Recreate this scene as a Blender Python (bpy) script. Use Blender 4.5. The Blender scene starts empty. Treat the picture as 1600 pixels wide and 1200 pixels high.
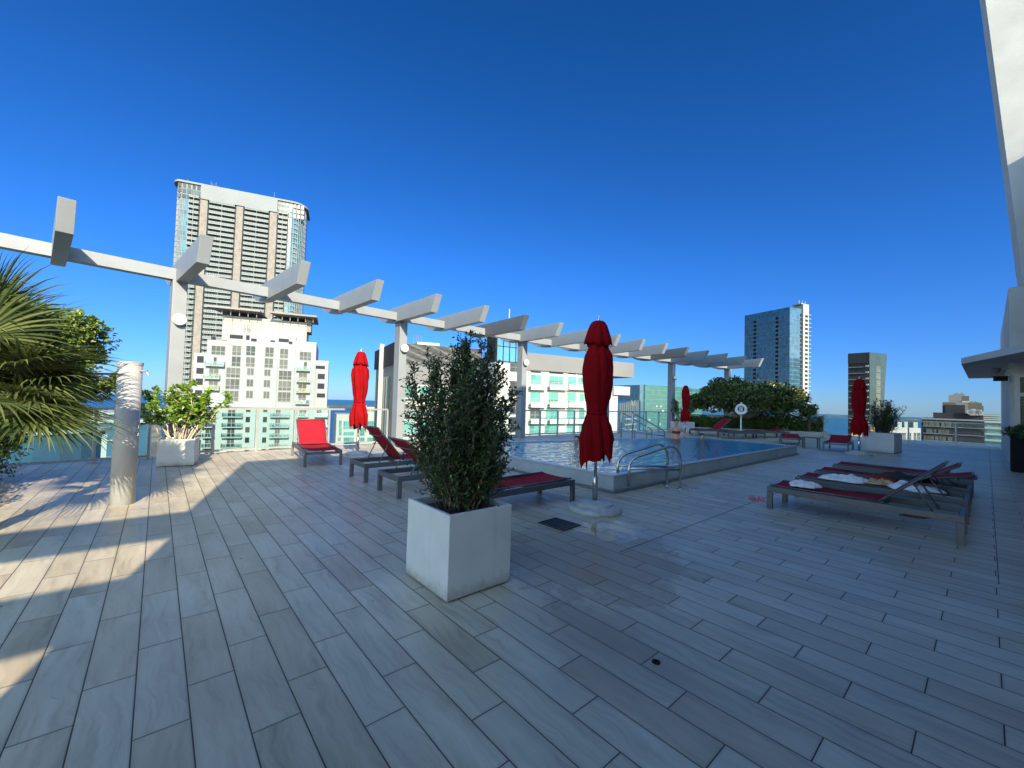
import bpy, math, random
from mathutils import Vector, Matrix, noise
from mathutils.geometry import tessellate_polygon
random.seed(7)
C = bpy.context.scene.collection
S = bpy.context.scene
R = math.radians
# ------------------------------------------------------------------ camera model
FPX, PIT, ROL, HEAD, CAMH = 641.0, R(1.86), R(1.63), R(40.8), 1.5
PCX, PCY = 800.0, 605.4
ca, sa = math.cos(HEAD), math.sin(HEAD)
def ray(x, y):
    u = (x-PCX)/FPX; v = -(y-PCY)/FPX
    c, s = math.cos(ROL), math.sin(ROL)
    u2 = c*u-s*v; v2 = s*u+c*v
    cp, sp = math.cos(PIT), math.sin(PIT)
    f, z = cp-sp*v2, sp+cp*v2
    return Vector((u2*ca+f*sa, -u2*sa+f*ca, z))
def at(x, y, z=0.0):
    d = ray(x, y); t = (z-CAMH)/d.z
    return Vector((d.x*t, d.y*t, z))
def at_dist(x, y, dist):
    d = ray(x, y); t = dist/math.hypot(d.x, d.y)
    return Vector((d.x*t, d.y*t, CAMH+d.z*t))
cam = bpy.data.objects.new('camera', bpy.data.cameras.new('camera')); C.objects.link(cam)
cam.data.sensor_width = 36; cam.data.lens = FPX/1600*36; cam.data.shift_y = (PCY-600)/1600
cam.data.clip_start = 0.05; cam.data.clip_end = 60000
fw = ray(PCX, PCY).normalized(); rt = (ray(PCX+100, PCY)-ray(PCX, PCY)).normalized(); up = rt.cross(fw)
m = Matrix((rt, up, -fw)).transposed().to_4x4(); m.translation = Vector((0, 0, CAMH))
cam.matrix_world = m
S.camera = cam
# ------------------------------------------------------------------ tags and meshes
def tag(o, label=None, cat=None, group=None, kind=None):
    for k, v in (('label', label), ('category', cat), ('group', group), ('kind', kind)):
        if v: o[k] = v
    return o
def empty(name, loc=(0, 0, 0), rz=0, label=None, cat=None, group=None):
    o = bpy.data.objects.new(name, None); C.objects.link(o)
    o.location = loc; o.rotation_euler = (0, 0, rz); o.empty_display_size = .2
    return tag(o, label, cat, group)
def children(o): return [c for c in C.objects if c.parent == o]
def copy_tree(o, parent=None):
    c = o.copy(); C.objects.link(c); c.parent = parent
    for ch in children(o): copy_tree(ch, c)
    return c
class MB:
    def __init__(s): s.v = []; s.f = []; s.m = []; s.mi = 0
    def face(s, pts):
        b = len(s.v); s.v += [tuple(p) for p in pts]; s.f.append(list(range(b, b+len(pts)))); s.m.append(s.mi)
    def hexa(s, p):  # p: 8 points, bottom 4 (ccw from above) then top 4
        b = len(s.v); s.v += [tuple(q) for q in p]
        for f in ((3, 2, 1, 0), (4, 5, 6, 7), (0, 1, 5, 4), (1, 2, 6, 5), (2, 3, 7, 6), (3, 0, 4, 7)):
            s.f.append([b+i for i in f]); s.m.append(s.mi)
    def box(s, x0, x1, y0, y1, z0, z1, T=None):
        p = [(x0, y0, z0), (x1, y0, z0), (x1, y1, z0), (x0, y1, z0), (x0, y0, z1), (x1, y0, z1), (x1, y1, z1), (x0, y1, z1)]
        if T: p = [T(*q) for q in p]
        s.hexa(p)
    def bar(s, a, b, w, h, up=Vector((0, 0, 1))):
        a = Vector(a); b = Vector(b); d = (b-a).normalized(); sd = d.cross(up)
        if sd.length < 1e-4: sd = Vector((1, 0, 0))
        sd.normalize(); uu = sd.cross(d)
        sd *= w/2; uu *= h/2
        s.hexa([a-sd-uu, a+sd-uu, b+sd-uu, b-sd-uu, a-sd+uu, a+sd+uu, b+sd+uu, b-sd+uu])
    def tube(s, pts, r, n=10, cap=True):
        pts = [Vector(p) for p in pts]; rs = r if isinstance(r, (list, tuple)) else [r]*len(pts)
        b = len(s.v); prev = None
        for i, p in enumerate(pts):
            d = (pts[min(i+1, len(pts)-1)]-pts[max(i-1, 0)]).normalized()
            if prev is None:
                a = d.cross(Vector((0, 0, 1)));
                if a.length < 1e-3: a = Vector((1, 0, 0))
            else: a = prev-d*prev.dot(d)
            a.normalize(); prev = a; c = d.cross(a)
            for k in range(n):
                t = 2*math.pi*k/n; s.v.append(tuple(p+(a*math.cos(t)+c*math.sin(t))*rs[i]))
        for i in range(len(pts)-1):
            for k in range(n):
                s.f.append([b+i*n+k, b+i*n+(k+1) % n, b+(i+1)*n+(k+1) % n, b+(i+1)*n+k]); s.m.append(s.mi)
        if cap:
            s.f.append([b+k for k in range(n)][::-1]); s.m.append(s.mi)
            s.f.append([b+(len(pts)-1)*n+k for k in range(n)]); s.m.append(s.mi)
    def lathe(s, prof, n=32, c=(0, 0, 0), fn=None):  # prof: (r, z) bottom to top
        b = len(s.v)
        for i, (r, z) in enumerate(prof):
            for k in range(n):
                t = 2*math.pi*k/n; rr, zz = (r, z) if fn is None else fn(r, z, t, i)
                s.v.append((c[0]+rr*math.cos(t), c[1]+rr*math.sin(t), c[2]+zz))
        for i in range(len(prof)-1):
            for k in range(n):
                s.f.append([b+i*n+k, b+i*n+(k+1) % n, b+(i+1)*n+(k+1) % n, b+(i+1)*n+k]); s.m.append(s.mi)
        if prof[0][0] > 1e-4: s.f.append([b+k for k in range(n)][::-1]); s.m.append(s.mi)
        if prof[-1][0] > 1e-4: s.f.append([b+(len(prof)-1)*n+k for k in range(n)]); s.m.append(s.mi)
    def prism(s, poly, lo, hi, T):  # poly in (a, b); lo/hi along the third axis; T(a, b, c) -> point
        n = len(poly); b = len(s.v)
        s.v += [tuple(T(a, q, lo)) for a, q in poly]+[tuple(T(a, q, hi)) for a, q in poly]
        s.f.append([b+i for i in range(n)][::-1]); s.f.append([b+n+i for i in range(n)]); s.m += [s.mi]*2
        for i in range(n): s.f.append([b+i, b+(i+1) % n, b+n+(i+1) % n, b+n+i]); s.m.append(s.mi)
    def build(s, name, mats, parent=None, smooth=False, bevel=0, origin=None):
        me = bpy.data.meshes.new(name)
        if origin: s.v = [(x-origin[0], y-origin[1], z-origin[2]) for x, y, z in s.v]
        me.from_pydata(s.v, [], s.f); me.update()
        for mt in (mats if isinstance(mats, (list, tuple)) else [mats]): me.materials.append(mt)
        me.polygons.foreach_set('material_index', s.m)
        if smooth: me.polygons.foreach_set('use_smooth', [True]*len(s.f))
        o = bpy.data.objects.new(name, me); C.objects.link(o)
        if origin: o.location = origin
        if parent: o.parent = parent
        if bevel:
            bv = o.modifiers.new('bevel', 'BEVEL'); bv.width = bevel; bv.segments = 2; bv.limit_method = 'ANGLE'
        return o
def fix_normals(o):
    import bmesh
    b = bmesh.new(); b.from_mesh(o.data); bmesh.ops.recalc_face_normals(b, faces=b.faces); b.to_mesh(o.data); b.free()
# ------------------------------------------------------------------ materials
class NT:
    def __init__(s, name):
        s.m = bpy.data.materials.new(name); s.m.use_nodes = True; s.n = s.m.node_tree.nodes; s.l = s.m.node_tree.links
        s.b = s.n['Principled BSDF']; s.out = s.n['Material Output']
    def N(s, t, **k):
        n = s.n.new(t)
        for a, b in k.items(): setattr(n, a, b)
        return n
    def set(s, sock, v):
        if isinstance(v, bpy.types.NodeSocket): s.l.new(v, sock)
        else: sock.default_value = v
    def M(s, op, a, b=0, c=0):
        n = s.N('ShaderNodeMath', operation=op); s.set(n.inputs[0], a); s.set(n.inputs[1], b)
        if c: s.set(n.inputs[2], c)
        return n.outputs[0]
    def mix(s, f, a, b, t='MIX'):
        n = s.N('ShaderNodeMix', data_type='RGBA', blend_type=t)
        s.set(n.inputs[0], f); s.set(n.inputs[6], a); s.set(n.inputs[7], b); return n.outputs[2]
    def noise(s, vec, scale, detail=4, rough=.55):
        n = s.N('ShaderNodeTexNoise'); s.set(n.inputs['Scale'], scale); n.inputs['Detail'].default_value = detail
        n.inputs['Roughness'].default_value = rough
        if vec: s.l.new(vec, n.inputs['Vector'])
        return n.outputs['Fac']
    def obj(s): return s.N('ShaderNodeTexCoord').outputs['Object']
    def ramp(s, f, st):
        n = s.N('ShaderNodeValToRGB'); s.l.new(f, n.inputs[0]); e = n.color_ramp.elements
        e[0].position, e[0].color = st[0]; e[1].position, e[1].color = st[-1]
        for p, c in st[1:-1]: x = e.new(p); x.color = c
        return n.outputs[0]
    def bump(s, h, strength=.3, dist=.01):
        n = s.N('ShaderNodeBump'); n.inputs['Strength'].default_value = strength; n.inputs['Distance'].default_value = dist
        s.l.new(h, n.inputs['Height']); return n.outputs[0]
def rgb(c): return (c[0], c[1], c[2], 1) if not isinstance(c, float) else (c, c, c, 1)
def mat(name, col, rough=.6, metal=0, var=.12, scale=3, bump=0, bscale=60, spec=.5, dirt=None):
    t = NT(name); b = t.b; v = t.obj()
    f = t.noise(v, scale, 5)
    c = rgb(col); d = [x*(1-var*2) for x in c[:3]]+[1]; e = [min(1, x*(1+var)) for x in c[:3]]+[1]
    co = t.ramp(f, [(.3, d), (.7, e)])
    if dirt:
        f2 = t.noise(v, dirt[1], 6, .7); co = t.mix(t.ramp(f2, [(.52, (0, 0, 0, 1)), (.72, (1, 1, 1, 1))]), co, rgb(dirt[0]))
    t.l.new(co, b.inputs['Base Color'])
    b.inputs['Roughness'].default_value = rough; b.inputs['Metallic'].default_value = metal
    b.inputs['Specular IOR Level'].default_value = spec
    if bump: t.l.new(t.bump(t.noise(v, bscale, 3), bump, .01), b.inputs['Normal'])
    return t.m
def glassy(name, tint, refl=.12, rough=.02, base=(0, 0, 0)):
    """clear panel: tinted transparency with a mirror sheen that grows at grazing angles"""
    t = NT(name); t.n.remove(t.b)
    tr = t.N('ShaderNodeBsdfTransparent'); tr.inputs[0].default_value = rgb(tint)
    gl = t.N('ShaderNodeBsdfGlossy'); gl.inputs['Roughness'].default_value = rough; gl.inputs[0].default_value = (.9, .95, 1, 1)
    fr = t.N('ShaderNodeFresnel'); fr.inputs[0].default_value = 1.45
    mx = t.N('ShaderNodeMixShader'); t.l.new(t.M('MULTIPLY', fr.outputs[0], refl*8), mx.inputs[0])
    t.l.new(tr.outputs[0], mx.inputs[1]); t.l.new(gl.outputs[0], mx.inputs[2]); t.l.new(mx.outputs[0], t.out.inputs[0])
    return t.m
def pane(name, col, rough=.12, metal=.0, spec=.8, cell=(3.1, 3.1), var=.35):
    """window glass of a far building: dark or tinted body, glossy, each pane a little different"""
    t = NT(name); v = t.obj(); b = t.b
    s = t.N('ShaderNodeSeparateXYZ'); t.l.new(v, s.inputs[0])
    cb = t.N('ShaderNodeCombineXYZ')
    t.l.new(t.M('FLOOR', t.M('DIVIDE', t.M('ADD', s.outputs[0], s.outputs[1]), cell[0])), cb.inputs[0])
    t.l.new(t.M('FLOOR', t.M('DIVIDE', s.outputs[2], cell[1])), cb.inputs[1])
    w = t.N('ShaderNodeTexWhiteNoise'); t.l.new(cb.outputs[0], w.inputs[0])
    c = rgb(col); co = t.ramp(w.outputs[0], [(0, [x*(1-var) for x in c[:3]]+[1]), (1, [min(1, x*(1+var)) for x in c[:3]]+[1])])
    t.l.new(co, b.inputs['Base Color']); b.inputs['Roughness'].default_value = rough; b.inputs['Metallic'].default_value = metal
    b.inputs['Specular IOR Level'].default_value = spec
    return t.m
def leafmat(name, dark, light, rough=.45, trans=.25):
    t = NT(name); b = t.b; g = t.N('ShaderNodeNewGeometry')
    f = t.N('ShaderNodeTexWhiteNoise'); f.noise_dimensions = '1D'; t.l.new(g.outputs['Random Per Island'], f.inputs['W'])
    co = t.ramp(f.outputs[0], [(0, rgb(dark)), (.75, rgb([(a+c)/2 for a, c in zip(dark, light)])), (1, rgb(light))])
    t.l.new(co, b.inputs['Base Color']); b.inputs['Roughness'].default_value = rough
    tl = t.N('ShaderNodeBsdfTranslucent'); t.l.new(co, tl.inputs[0])
    mx = t.N('ShaderNodeMixShader'); mx.inputs[0].default_value = trans
    t.l.new(b.outputs[0], mx.inputs[1]); t.l.new(tl.outputs[0], mx.inputs[2]); t.l.new(mx.outputs[0], t.out.inputs[0])
    return t.m
def planter_paint():
    t = NT('white_planter_paint'); b = t.b; v = t.obj()
    base = t.ramp(t.noise(v, 3.5, 5), [(.3, (.41, .42, .43, 1)), (.7, (.48, .49, .50, 1))])
    z = t.N('ShaderNodeSeparateXYZ'); t.l.new(v, z.inputs[0])
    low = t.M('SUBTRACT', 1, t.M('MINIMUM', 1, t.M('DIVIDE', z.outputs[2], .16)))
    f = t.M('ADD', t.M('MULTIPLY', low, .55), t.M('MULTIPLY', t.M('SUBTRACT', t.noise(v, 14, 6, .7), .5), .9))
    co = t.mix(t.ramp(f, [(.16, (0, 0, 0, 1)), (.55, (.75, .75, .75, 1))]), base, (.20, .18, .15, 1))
    mp = t.N('ShaderNodeMapping'); mp.inputs['Scale'].default_value = (16, 16, 1.2); t.l.new(v, mp.inputs[0])
    st = t.noise(mp.outputs[0], 1, 4)
    co = t.mix(t.ramp(st, [(.58, (0, 0, 0, 1)), (.75, (.35, .35, .35, 1))]), co, (.30, .29, .27, 1))
    t.l.new(co, b.inputs['Base Color']); b.inputs['Roughness'].default_value = .55
    t.l.new(t.bump(t.noise(v, 60, 4), .15, .006), b.inputs['Normal'])
    return t.m
M = {
 'white': planter_paint(),
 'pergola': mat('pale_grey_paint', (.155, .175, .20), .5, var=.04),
 'pergola_dark': mat('dark_grey_rafter', (.06, .068, .08), .5, var=.05),  # darker grey base colour, used on two of the rafters
 'lamp': mat('white_lamp_cover', (.6, .64, .63), .35, var=.02),
 'steel': mat('brushed_steel', (.5, .5, .5), .25, 1, var=.05, scale=30),
 'alu': mat('grey_aluminium', (.30, .31, .32), .45, .55, var=.05, scale=8),
 'frame': mat('grey_lounger_paint', (.085, .09, .10), .45, .25, var=.06, scale=12),
 'mesh': mat('red_mesh_fabric', (.235, .008, .018), .85, spec=.15, var=.08, scale=6, bump=.35, bscale=420),
 'canvas': mat('red_canvas', (.18, .0015, .004), .9, spec=.1, var=.1, scale=5, bump=.2, bscale=300),
 'stone': mat('cast_stone', (.34, .35, .36), .7, var=.12, scale=9, bump=.2, dirt=((.2, .19, .18), 7)),
 'cream': mat('cream_pole_paint', (.29, .30, .315), .5, var=.03),
 'rubber': mat('black_rubber', (.02, .02, .022), .6),
 'iron': mat('dark_iron', (.04, .045, .05), .5, .3, var=.2),
 'soil': mat('dark_soil', (.035, .025, .018), .9, var=.4, scale=25, bump=.8, bscale=40),
 'bark': mat('brown_bark', (.12, .09, .065), .85, var=.3, scale=20, bump=.6, bscale=50),
 'palebark': mat('pale_bark', (.38, .33, .26), .85, var=.3, scale=20, bump=.6, bscale=50),
 'stucco': mat('white_stucco', (.40, .40, .385), .85, var=.07, scale=1.2, bump=.5, bscale=45),
 'grey_stucco': mat('grey_stucco', (.34, .35, .36), .85, var=.08, scale=1.5, bump=.4, bscale=45),
 'poolwall': mat('pale_pool_render', (.33, .36, .36), .55, var=.08, scale=3, bump=.2, bscale=60),
 'towel': mat('white_towel', (.60, .61, .64), .9, var=.05, bump=.25, bscale=120),
 'sand': mat('tan_cloth', (.42, .30, .16), .9, var=.2, bump=.4, bscale=200),
 'blackcloth': mat('black_cloth', (.012, .012, .015), .8, var=.1, bump=.4, bscale=200),
 'redcloth': mat('maroon_cloth', (.16, .008, .012), .8, var=.1, bump=.4, bscale=200),
 'pink': mat('pink_rubber', (.6, .12, .18), .5), 'brown': mat('brown_rubber', (.09, .04, .025), .6),
 'skin': mat('skin', (.42, .22, .15), .5, var=.05), 'hair': mat('dark_hair', (.02, .013, .01), .5, var=.3),
 'black': mat('black_paint', (.008, .008, .009), .7, spec=.12),
 'w_white': mat('building_white', (.19, .215, .235), .8, var=.05, scale=.06, dirt=((.18, .19, .19), .12), spec=.15),
 'w_cream': mat('building_cream', (.24, .245, .245), .8, var=.05, scale=.05, spec=.15),
 'w_mint': mat('building_pale_mint', (.175, .235, .235), .8, var=.05, scale=.06, dirt=((.22, .27, .24), .1), spec=.15),
 'w_beige': mat('building_beige_stone', (.155, .145, .14), .85, var=.12, scale=.5, spec=.15),
 'w_grey': mat('building_grey', (.115, .12, .13), .8, var=.06, scale=.08, spec=.15),
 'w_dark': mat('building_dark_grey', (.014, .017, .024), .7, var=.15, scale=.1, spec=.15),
 'w_tan': mat('building_khaki', (.062, .064, .056), .8, var=.12, scale=.1, spec=.15),
 'w_aqua': mat('aqua_balcony_panel', (.085, .125, .135), .5, var=.1, scale=.3, spec=.2),
 't_white': mat('tower_white', (.145, .165, .185), .8, var=.05, scale=.06, spec=.15),
 'b_white': mat('bright_building_white', (.27, .28, .28), .8, var=.05, scale=.06, spec=.15),
 'roofgrey': mat('roof_grey', (.17, .165, .16), .8, var=.1, scale=.1, spec=.15),
 'orange': mat('orange_panels', (.75, .36, .10), .7, var=.25, scale=.2),
 'g_grey': pane('grey_window_glass', (.045, .052, .052), .2, spec=.25),
 'g_dark': pane('dark_window_glass', (.014, .018, .022), .15, spec=.3),
 'g_teal': pane('teal_window_glass', (.045, .17, .155), .2, spec=.3, cell=(1.6, 2)),
 'g_blue': pane('blue_window_glass', (.03, .12, .22), .1, metal=.35, cell=(4, 3)),
 'g_aqua': pane('aqua_window_glass', (.035, .10, .13), .12, metal=.2, cell=(1.5, 3)),
 'g_curtain': pane('curtain_wall_glass', (.028, .08, .135), .12, metal=.25, spec=.35, cell=(2, 3), var=.22),
 'g_slate': pane('slate_window_glass', (.006, .020, .029), .25, spec=.15, cell=(3, 3), var=.2),
 'g_curtain2': pane('teal_curtain_wall_glass', (.022, .09, .095), .2, metal=.1, spec=.3, cell=(2.5, 3), var=.12),
 'rail_glass': glassy('balcony_glass', (.72, .84, .84), .15),
 'deckglass': glassy('clear_rail_glass', (.80, .90, .92), .12),
 'l_shrub': leafmat('shrub_leaves', (.015, .035, .01), (.07, .115, .03), .45, .15),
 'l_fig': leafmat('broad_leaves', (.05, .12, .015), (.22, .34, .05), .35, .3),
 'l_tree': leafmat('tree_leaves', (.03, .07, .01), (.20, .27, .04), .4, .25),
 'l_grape': leafmat('round_leaves', (.03, .055, .015), (.14, .17, .04), .4, .2),
 'l_palm': leafmat('palm_leaves', (.02, .042, .012), (.125, .16, .05), .45, .3),
 'l_hedge': leafmat('hedge_leaves', (.03, .08, .012), (.18, .26, .04), .45, .25),
}
# ------------------------------------------------------------------ light
SUN_AZ, SUN_EL = R(16+180), R(23.7)      # compass angle from +Y towards +X of the sun
w = bpy.data.worlds.new('World'); S.world = w; w.use_nodes = True
wn = w.node_tree; bg = wn.nodes['Background']
sky = wn.nodes.new('ShaderNodeTexSky'); sky.sky_type = 'NISHITA'; sky.sun_disc = False
sky.sun_elevation = SUN_EL; sky.sun_rotation = SUN_AZ
sky.altitude = 100; sky.air_density = 1.0; sky.dust_density = 0.15; sky.ozone_density = 3.0
hs = wn.nodes.new('ShaderNodeHueSaturation'); hs.inputs['Saturation'].default_value = 1.22; hs.inputs['Value'].default_value = 1
wn.links.new(sky.outputs[0], hs.inputs['Color']); wn.links.new(hs.outputs[0], bg.inputs[0]); bg.inputs[1].default_value = 0.10
sd = bpy.data.lights.new('sun', 'SUN'); sd.energy = 3.6; sd.angle = R(.53); sd.color = (1, .93, .82)
so = bpy.data.objects.new('sun', sd); C.objects.link(so)
sdir = Vector((math.sin(SUN_AZ)*math.cos(SUN_EL), math.cos(SUN_AZ)*math.cos(SUN_EL), math.sin(SUN_EL)))
so.rotation_euler = sdir.to_track_quat('Z', 'Y').to_euler(); so.location = sdir*80
S.view_settings.view_transform = 'Standard'; S.view_settings.look = 'None'; S.view_settings.exposure = 1.0
# ------------------------------------------------------------------ arc that railing and pergola follow
ACX, ACY = 11.0, -70.45
def arc(a, r, z=0, o=0): return Vector((ACX+r*math.sin(a)+o*math.cos(a), ACY+r*math.cos(a)-o*math.sin(a), z))
def arc_at_x(x, r): return math.asin((x-ACX)/r)
RAIL = 83.4
# ------------------------------------------------------------------ deck
def deck_material():
    t = NT('wood_look_floor_tiles'); b = t.b; v = t.obj()
    sp = t.N('ShaderNodeSeparateXYZ'); t.l.new(v, sp.inputs[0]); x, y = sp.outputs[0], sp.outputs[1]
    u = t.M('DIVIDE', t.M('ADD', x, .219), .1995); k = t.M('FLOOR', u); fu = t.M('FRACT', u)
    vv = t.M('SUBTRACT', t.M('DIVIDE', t.M('SUBTRACT', y, 2.40), .815), t.M('DIVIDE', t.M('SUBTRACT', k, 1), 3.0))
    kv = t.M('FLOOR', vv); fv = t.M('FRACT', vv)
    du = t.M('MULTIPLY', t.M('MINIMUM', fu, t.M('SUBTRACT', 1, fu)), .1995)
    dv = t.M('MULTIPLY', t.M('MINIMUM', fv, t.M('SUBTRACT', 1, fv)), .815)
    d = t.M('MINIMUM', du, dv)
    gr = t.M('LESS_THAN', d, .0028)
    # expansion joints running along x
    for (yy, xa, xb, wd) in ((2.44, 3.6, 30, .006), (-.06, 5.7, 30, .003)):
        j = t.M('MULTIPLY', t.M('LESS_THAN', t.M('ABSOLUTE', t.M('SUBTRACT', y, yy)), wd), t.M('MULTIPLY', t.M('GREATER_THAN', x, xa), t.M('LESS_THAN', x, xb)))
        gr = t.M('MAXIMUM', gr, j)
    cb = t.N('ShaderNodeCombineXYZ'); t.l.new(k, cb.inputs[0]); t.l.new(kv, cb.inputs[1])
    wn_ = t.N('ShaderNodeTexWhiteNoise'); t.l.new(cb.outputs[0], wn_.inputs[0]); rnd = wn_.outputs[0]
    sc = t.N('ShaderNodeSeparateColor'); t.l.new(wn_.outputs[1], sc.inputs[0]); r2 = sc.outputs[1]
    g = t.N('ShaderNodeCombineXYZ')
    warp = t.noise(v, 2.2, 3)
    t.l.new(t.M('ADD', t.M('MULTIPLY', x, 22), t.M('ADD', t.M('MULTIPLY', rnd, 61), t.M('MULTIPLY', warp, 5))), g.inputs[0])
    t.l.new(t.M('ADD', t.M('MULTIPLY', y, 1.3), t.M('MULTIPLY', r2, 43)), g.inputs[1])
    grain = t.noise(g.outputs[0], 1.0, 8, .62)
    soft = t.N('ShaderNodeCombineXYZ')
    t.l.new(t.M('ADD', t.M('MULTIPLY', x, 5), t.M('MULTIPLY', r2, 31)), soft.inputs[0]); t.l.new(t.M('ADD', t.M('MULTIPLY', y, 1.2), t.M('MULTIPLY', rnd, 17)), soft.inputs[1])
    cloud = t.noise(soft.outputs[0], 1.0, 4, .5)
    f = t.M('ADD', t.M('MULTIPLY', grain, .55), t.M('MULTIPLY', cloud, .45))
    col = t.ramp(f, [(.30, (.23, .20, .155, 1)), (.46, (.40, .36, .285, 1)), (.60, (.485, .44, .355, 1)), (.76, (.55, .505, .42, 1))])
    tone = t.ramp(rnd, [(0, (.84, .795, .74, 1)), (.3, (.97, .945, .91, 1)), (.7, (1.0, 1.0, 1.0, 1)), (1, (1.06, 1.07, 1.08, 1))])
    col = t.mix(1, col, tone, 'MULTIPLY')
    # broad weathering, and water stains round the drain and the pool corner
    wx = t.noise(v, .55, 5, .6)
    col = t.mix(t.ramp(wx, [(.45, (0, 0, 0, 1)), (.75, (.55, .55, .55, 1))]), col, (.22, .20, .17, 1))
    def spot(cx, cy, r, sx=1.0):
        a = t.M('POWER', t.M('MULTIPLY', t.M('SUBTRACT', x, cx), sx), 2); c = t.M('POWER', t.M('SUBTRACT', y, cy), 2)
        return t.M('SUBTRACT', 1, t.M('MINIMUM', 1, t.M('DIVIDE', t.M('SQRT', t.M('ADD', a, c)), r)))
    sn = t.noise(v, 3.2, 6, .62)
    st = t.M('ADD', spot(3.25, 2.55, 1.25), t.M('SUBTRACT', sn, .5))
    stain = t.ramp(st, [(.20, (0, 0, 0, 1)), (.42, (.62, .62, .62, 1)), (.9, (.7, .7, .7, 1))])
    ring = t.ramp(t.M('ABSOLUTE', t.M('SUBTRACT', st, .30)), [(0, (1, 1, 1, 1)), (.035, (0, 0, 0, 1))])
    col = t.mix(stain, col, (.23, .17, .105, 1))
    col = t.mix(t.M('MULTIPLY', ring, .32), col, (.09, .065, .04, 1))
    st2 = t.M('ADD', spot(2.3, 1.7, 1.3, 1.7), t.M('MULTIPLY', t.M('SUBTRACT', cloud, .5), 1.6))
    col = t.mix(t.ramp(st2, [(.25, (0, 0, 0, 1)), (.8, (.55, .55, .55, 1))]), col, (.16, .14, .11, 1))
    # small dark specks
    vo = t.N('ShaderNodeTexVoronoi'); vo.inputs['Scale'].default_value = 2.1; t.l.new(v, vo.inputs['Vector'])
    col = t.mix(t.M('LESS_THAN', vo.outputs['Distance'], .022), col, (.03, .028, .025, 1))
    sc1 = t.noise(g.outputs[0], 2.7, 6, .7)
    col = t.mix(t.ramp(sc1, [(.56, (0, 0, 0, 1)), (.72, (.4, .4, .4, 1))]), col, (.17, .15, .12, 1))
    edge = t.M('MULTIPLY', t.M('SUBTRACT', 1, t.M('MINIMUM', 1, t.M('DIVIDE', d, .016))), t.noise(v, 6, 4))
    col = t.mix(t.M('MULTIPLY', edge, .5), col, (.12, .10, .08, 1))
    col = t.mix(gr, col, (.04, .037, .035, 1))
    t.l.new(col, b.inputs['Base Color'])
    wet = t.M('ADD', t.M('MAXIMUM', spot(4.15, 2.95, .62, .8), t.M('MAXIMUM', t.M('MULTIPLY', spot(7.4, 3.75, .6), .85), t.M('MULTIPLY', spot(5.3, 5.1, 1.6), .6))), t.M('MULTIPLY', t.M('SUBTRACT', t.noise(v, 4.5, 5), .5), 1.3))
    wetm = t.ramp(wet, [(.40, (0, 0, 0, 1)), (.54, (1, 1, 1, 1))])
    rr = t.ramp(grain, [(.3, (.34, .34, .34, 1)), (.7, (.5, .5, .5, 1))])
    rr2 = t.mix(wetm, rr, (.10, .10, .10, 1)); rr3 = t.mix(gr, rr2, (.9, .9, .9, 1))
    t.l.new(rr3, b.inputs['Roughness'])
    h = t.M('SUBTRACT', t.M('MULTIPLY', grain, .25), t.M('MULTIPLY', t.M('SUBTRACT', 1, t.M('MINIMUM', 1, t.M('DIVIDE', d, .006))), 1.0))
    h2 = t.mix(wetm, h, (0, 0, 0, 1))
    t.l.new(t.bump(h2, .35, .004), b.inputs['Normal'])
    b.inputs['Specular IOR Level'].default_value = .5
    return t.m
POOL = [(5.85, 4.10), (16.0, 4.10), (16.0, 7.35), (5.85, 9.75)]
outer = [(-9, -14), (31, -14), (31, 9.6)]+[tuple(arc(.238-.013*k, RAIL+.18)[:2]) for k in range(37)]
outer = [p for p in outer if p[0] > -9.001]
outer.append((-9, outer[-1][1]))
loops = [[Vector((x, y, 0)) for x, y in outer], [Vector((x, y, 0)) for x, y in POOL]]
tris = tessellate_polygon(loops); flat = loops[0]+loops[1]
mb = MB()
mb.v = [tuple(p) for p in flat]
for tr in tris:
    a, b_, c_ = [flat[i] for i in tr]
    n = (b_-a).cross(c_-a)
    mb.f.append(list(tr) if n.z > 0 else list(tr)[::-1]); mb.m.append(0)
deck = tag(mb.build('deck', deck_material()), kind='structure')
mb = MB(); no = len(outer)
for i in range(no):
    a, b_ = outer[i], outer[(i+1) % no]
    mb.face([(a[0], a[1], -.004), (b_[0], b_[1], -.004), (b_[0], b_[1], -3.5), (a[0], a[1], -3.5)])
tag(mb.build('deck_edge', M['grey_stucco']), kind='structure')
# ------------------------------------------------------------------ sea, far shore
def sea_material():
    t = NT('sea_water'); v = t.obj(); b = t.b
    col = t.ramp(t.noise(v, .0006, 5, .6), [(.35, (.008, .045, .11, 1)), (.7, (.014, .07, .14, 1))])
    sp = t.N('ShaderNodeSeparateXYZ'); t.l.new(v, sp.inputs[0])
    sh = t.ramp(t.M('DIVIDE', sp.outputs[0], 9000), [(.0, (0, 0, 0, 1)), (.5, (1, 1, 1, 1))])
    col = t.mix(sh, col, (.016, .07, .105, 1))
    t.l.new(col, b.inputs['Base Color']); b.inputs['Roughness'].default_value = .35; b.inputs['Specular IOR Level'].default_value = .25
    t.l.new(t.bump(t.noise(v, .05, 6), .25, 2), b.inputs['Normal'])
    return t.m
SEA = -110
mb = MB(); n = 96
for k in range(n):
    a, b_ = 2*math.pi*k/n, 2*math.pi*(k+1)/n
    mb.face([(0, 0, SEA), (12800*math.cos(a), 12800*math.sin(a), SEA), (12800*math.cos(b_), 12800*math.sin(b_), SEA)])
tag(mb.build('sea', sea_material()), kind='structure')
land = mat('city_ground', (.12, .13, .10), .9, var=.35, scale=.02, dirt=((.3, .3, .28), .03))
mb = MB()
mb.prism([(-420, -600), (700, -600), (700, 330), (520, 380), (330, 360), (160, 330), (20, 320), (-180, 260), (-420, 200)], SEA+.2, SEA+2, lambda a, b, c: (a, b, c))
tag(mb.build('city_ground', land), kind='structure')
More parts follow.
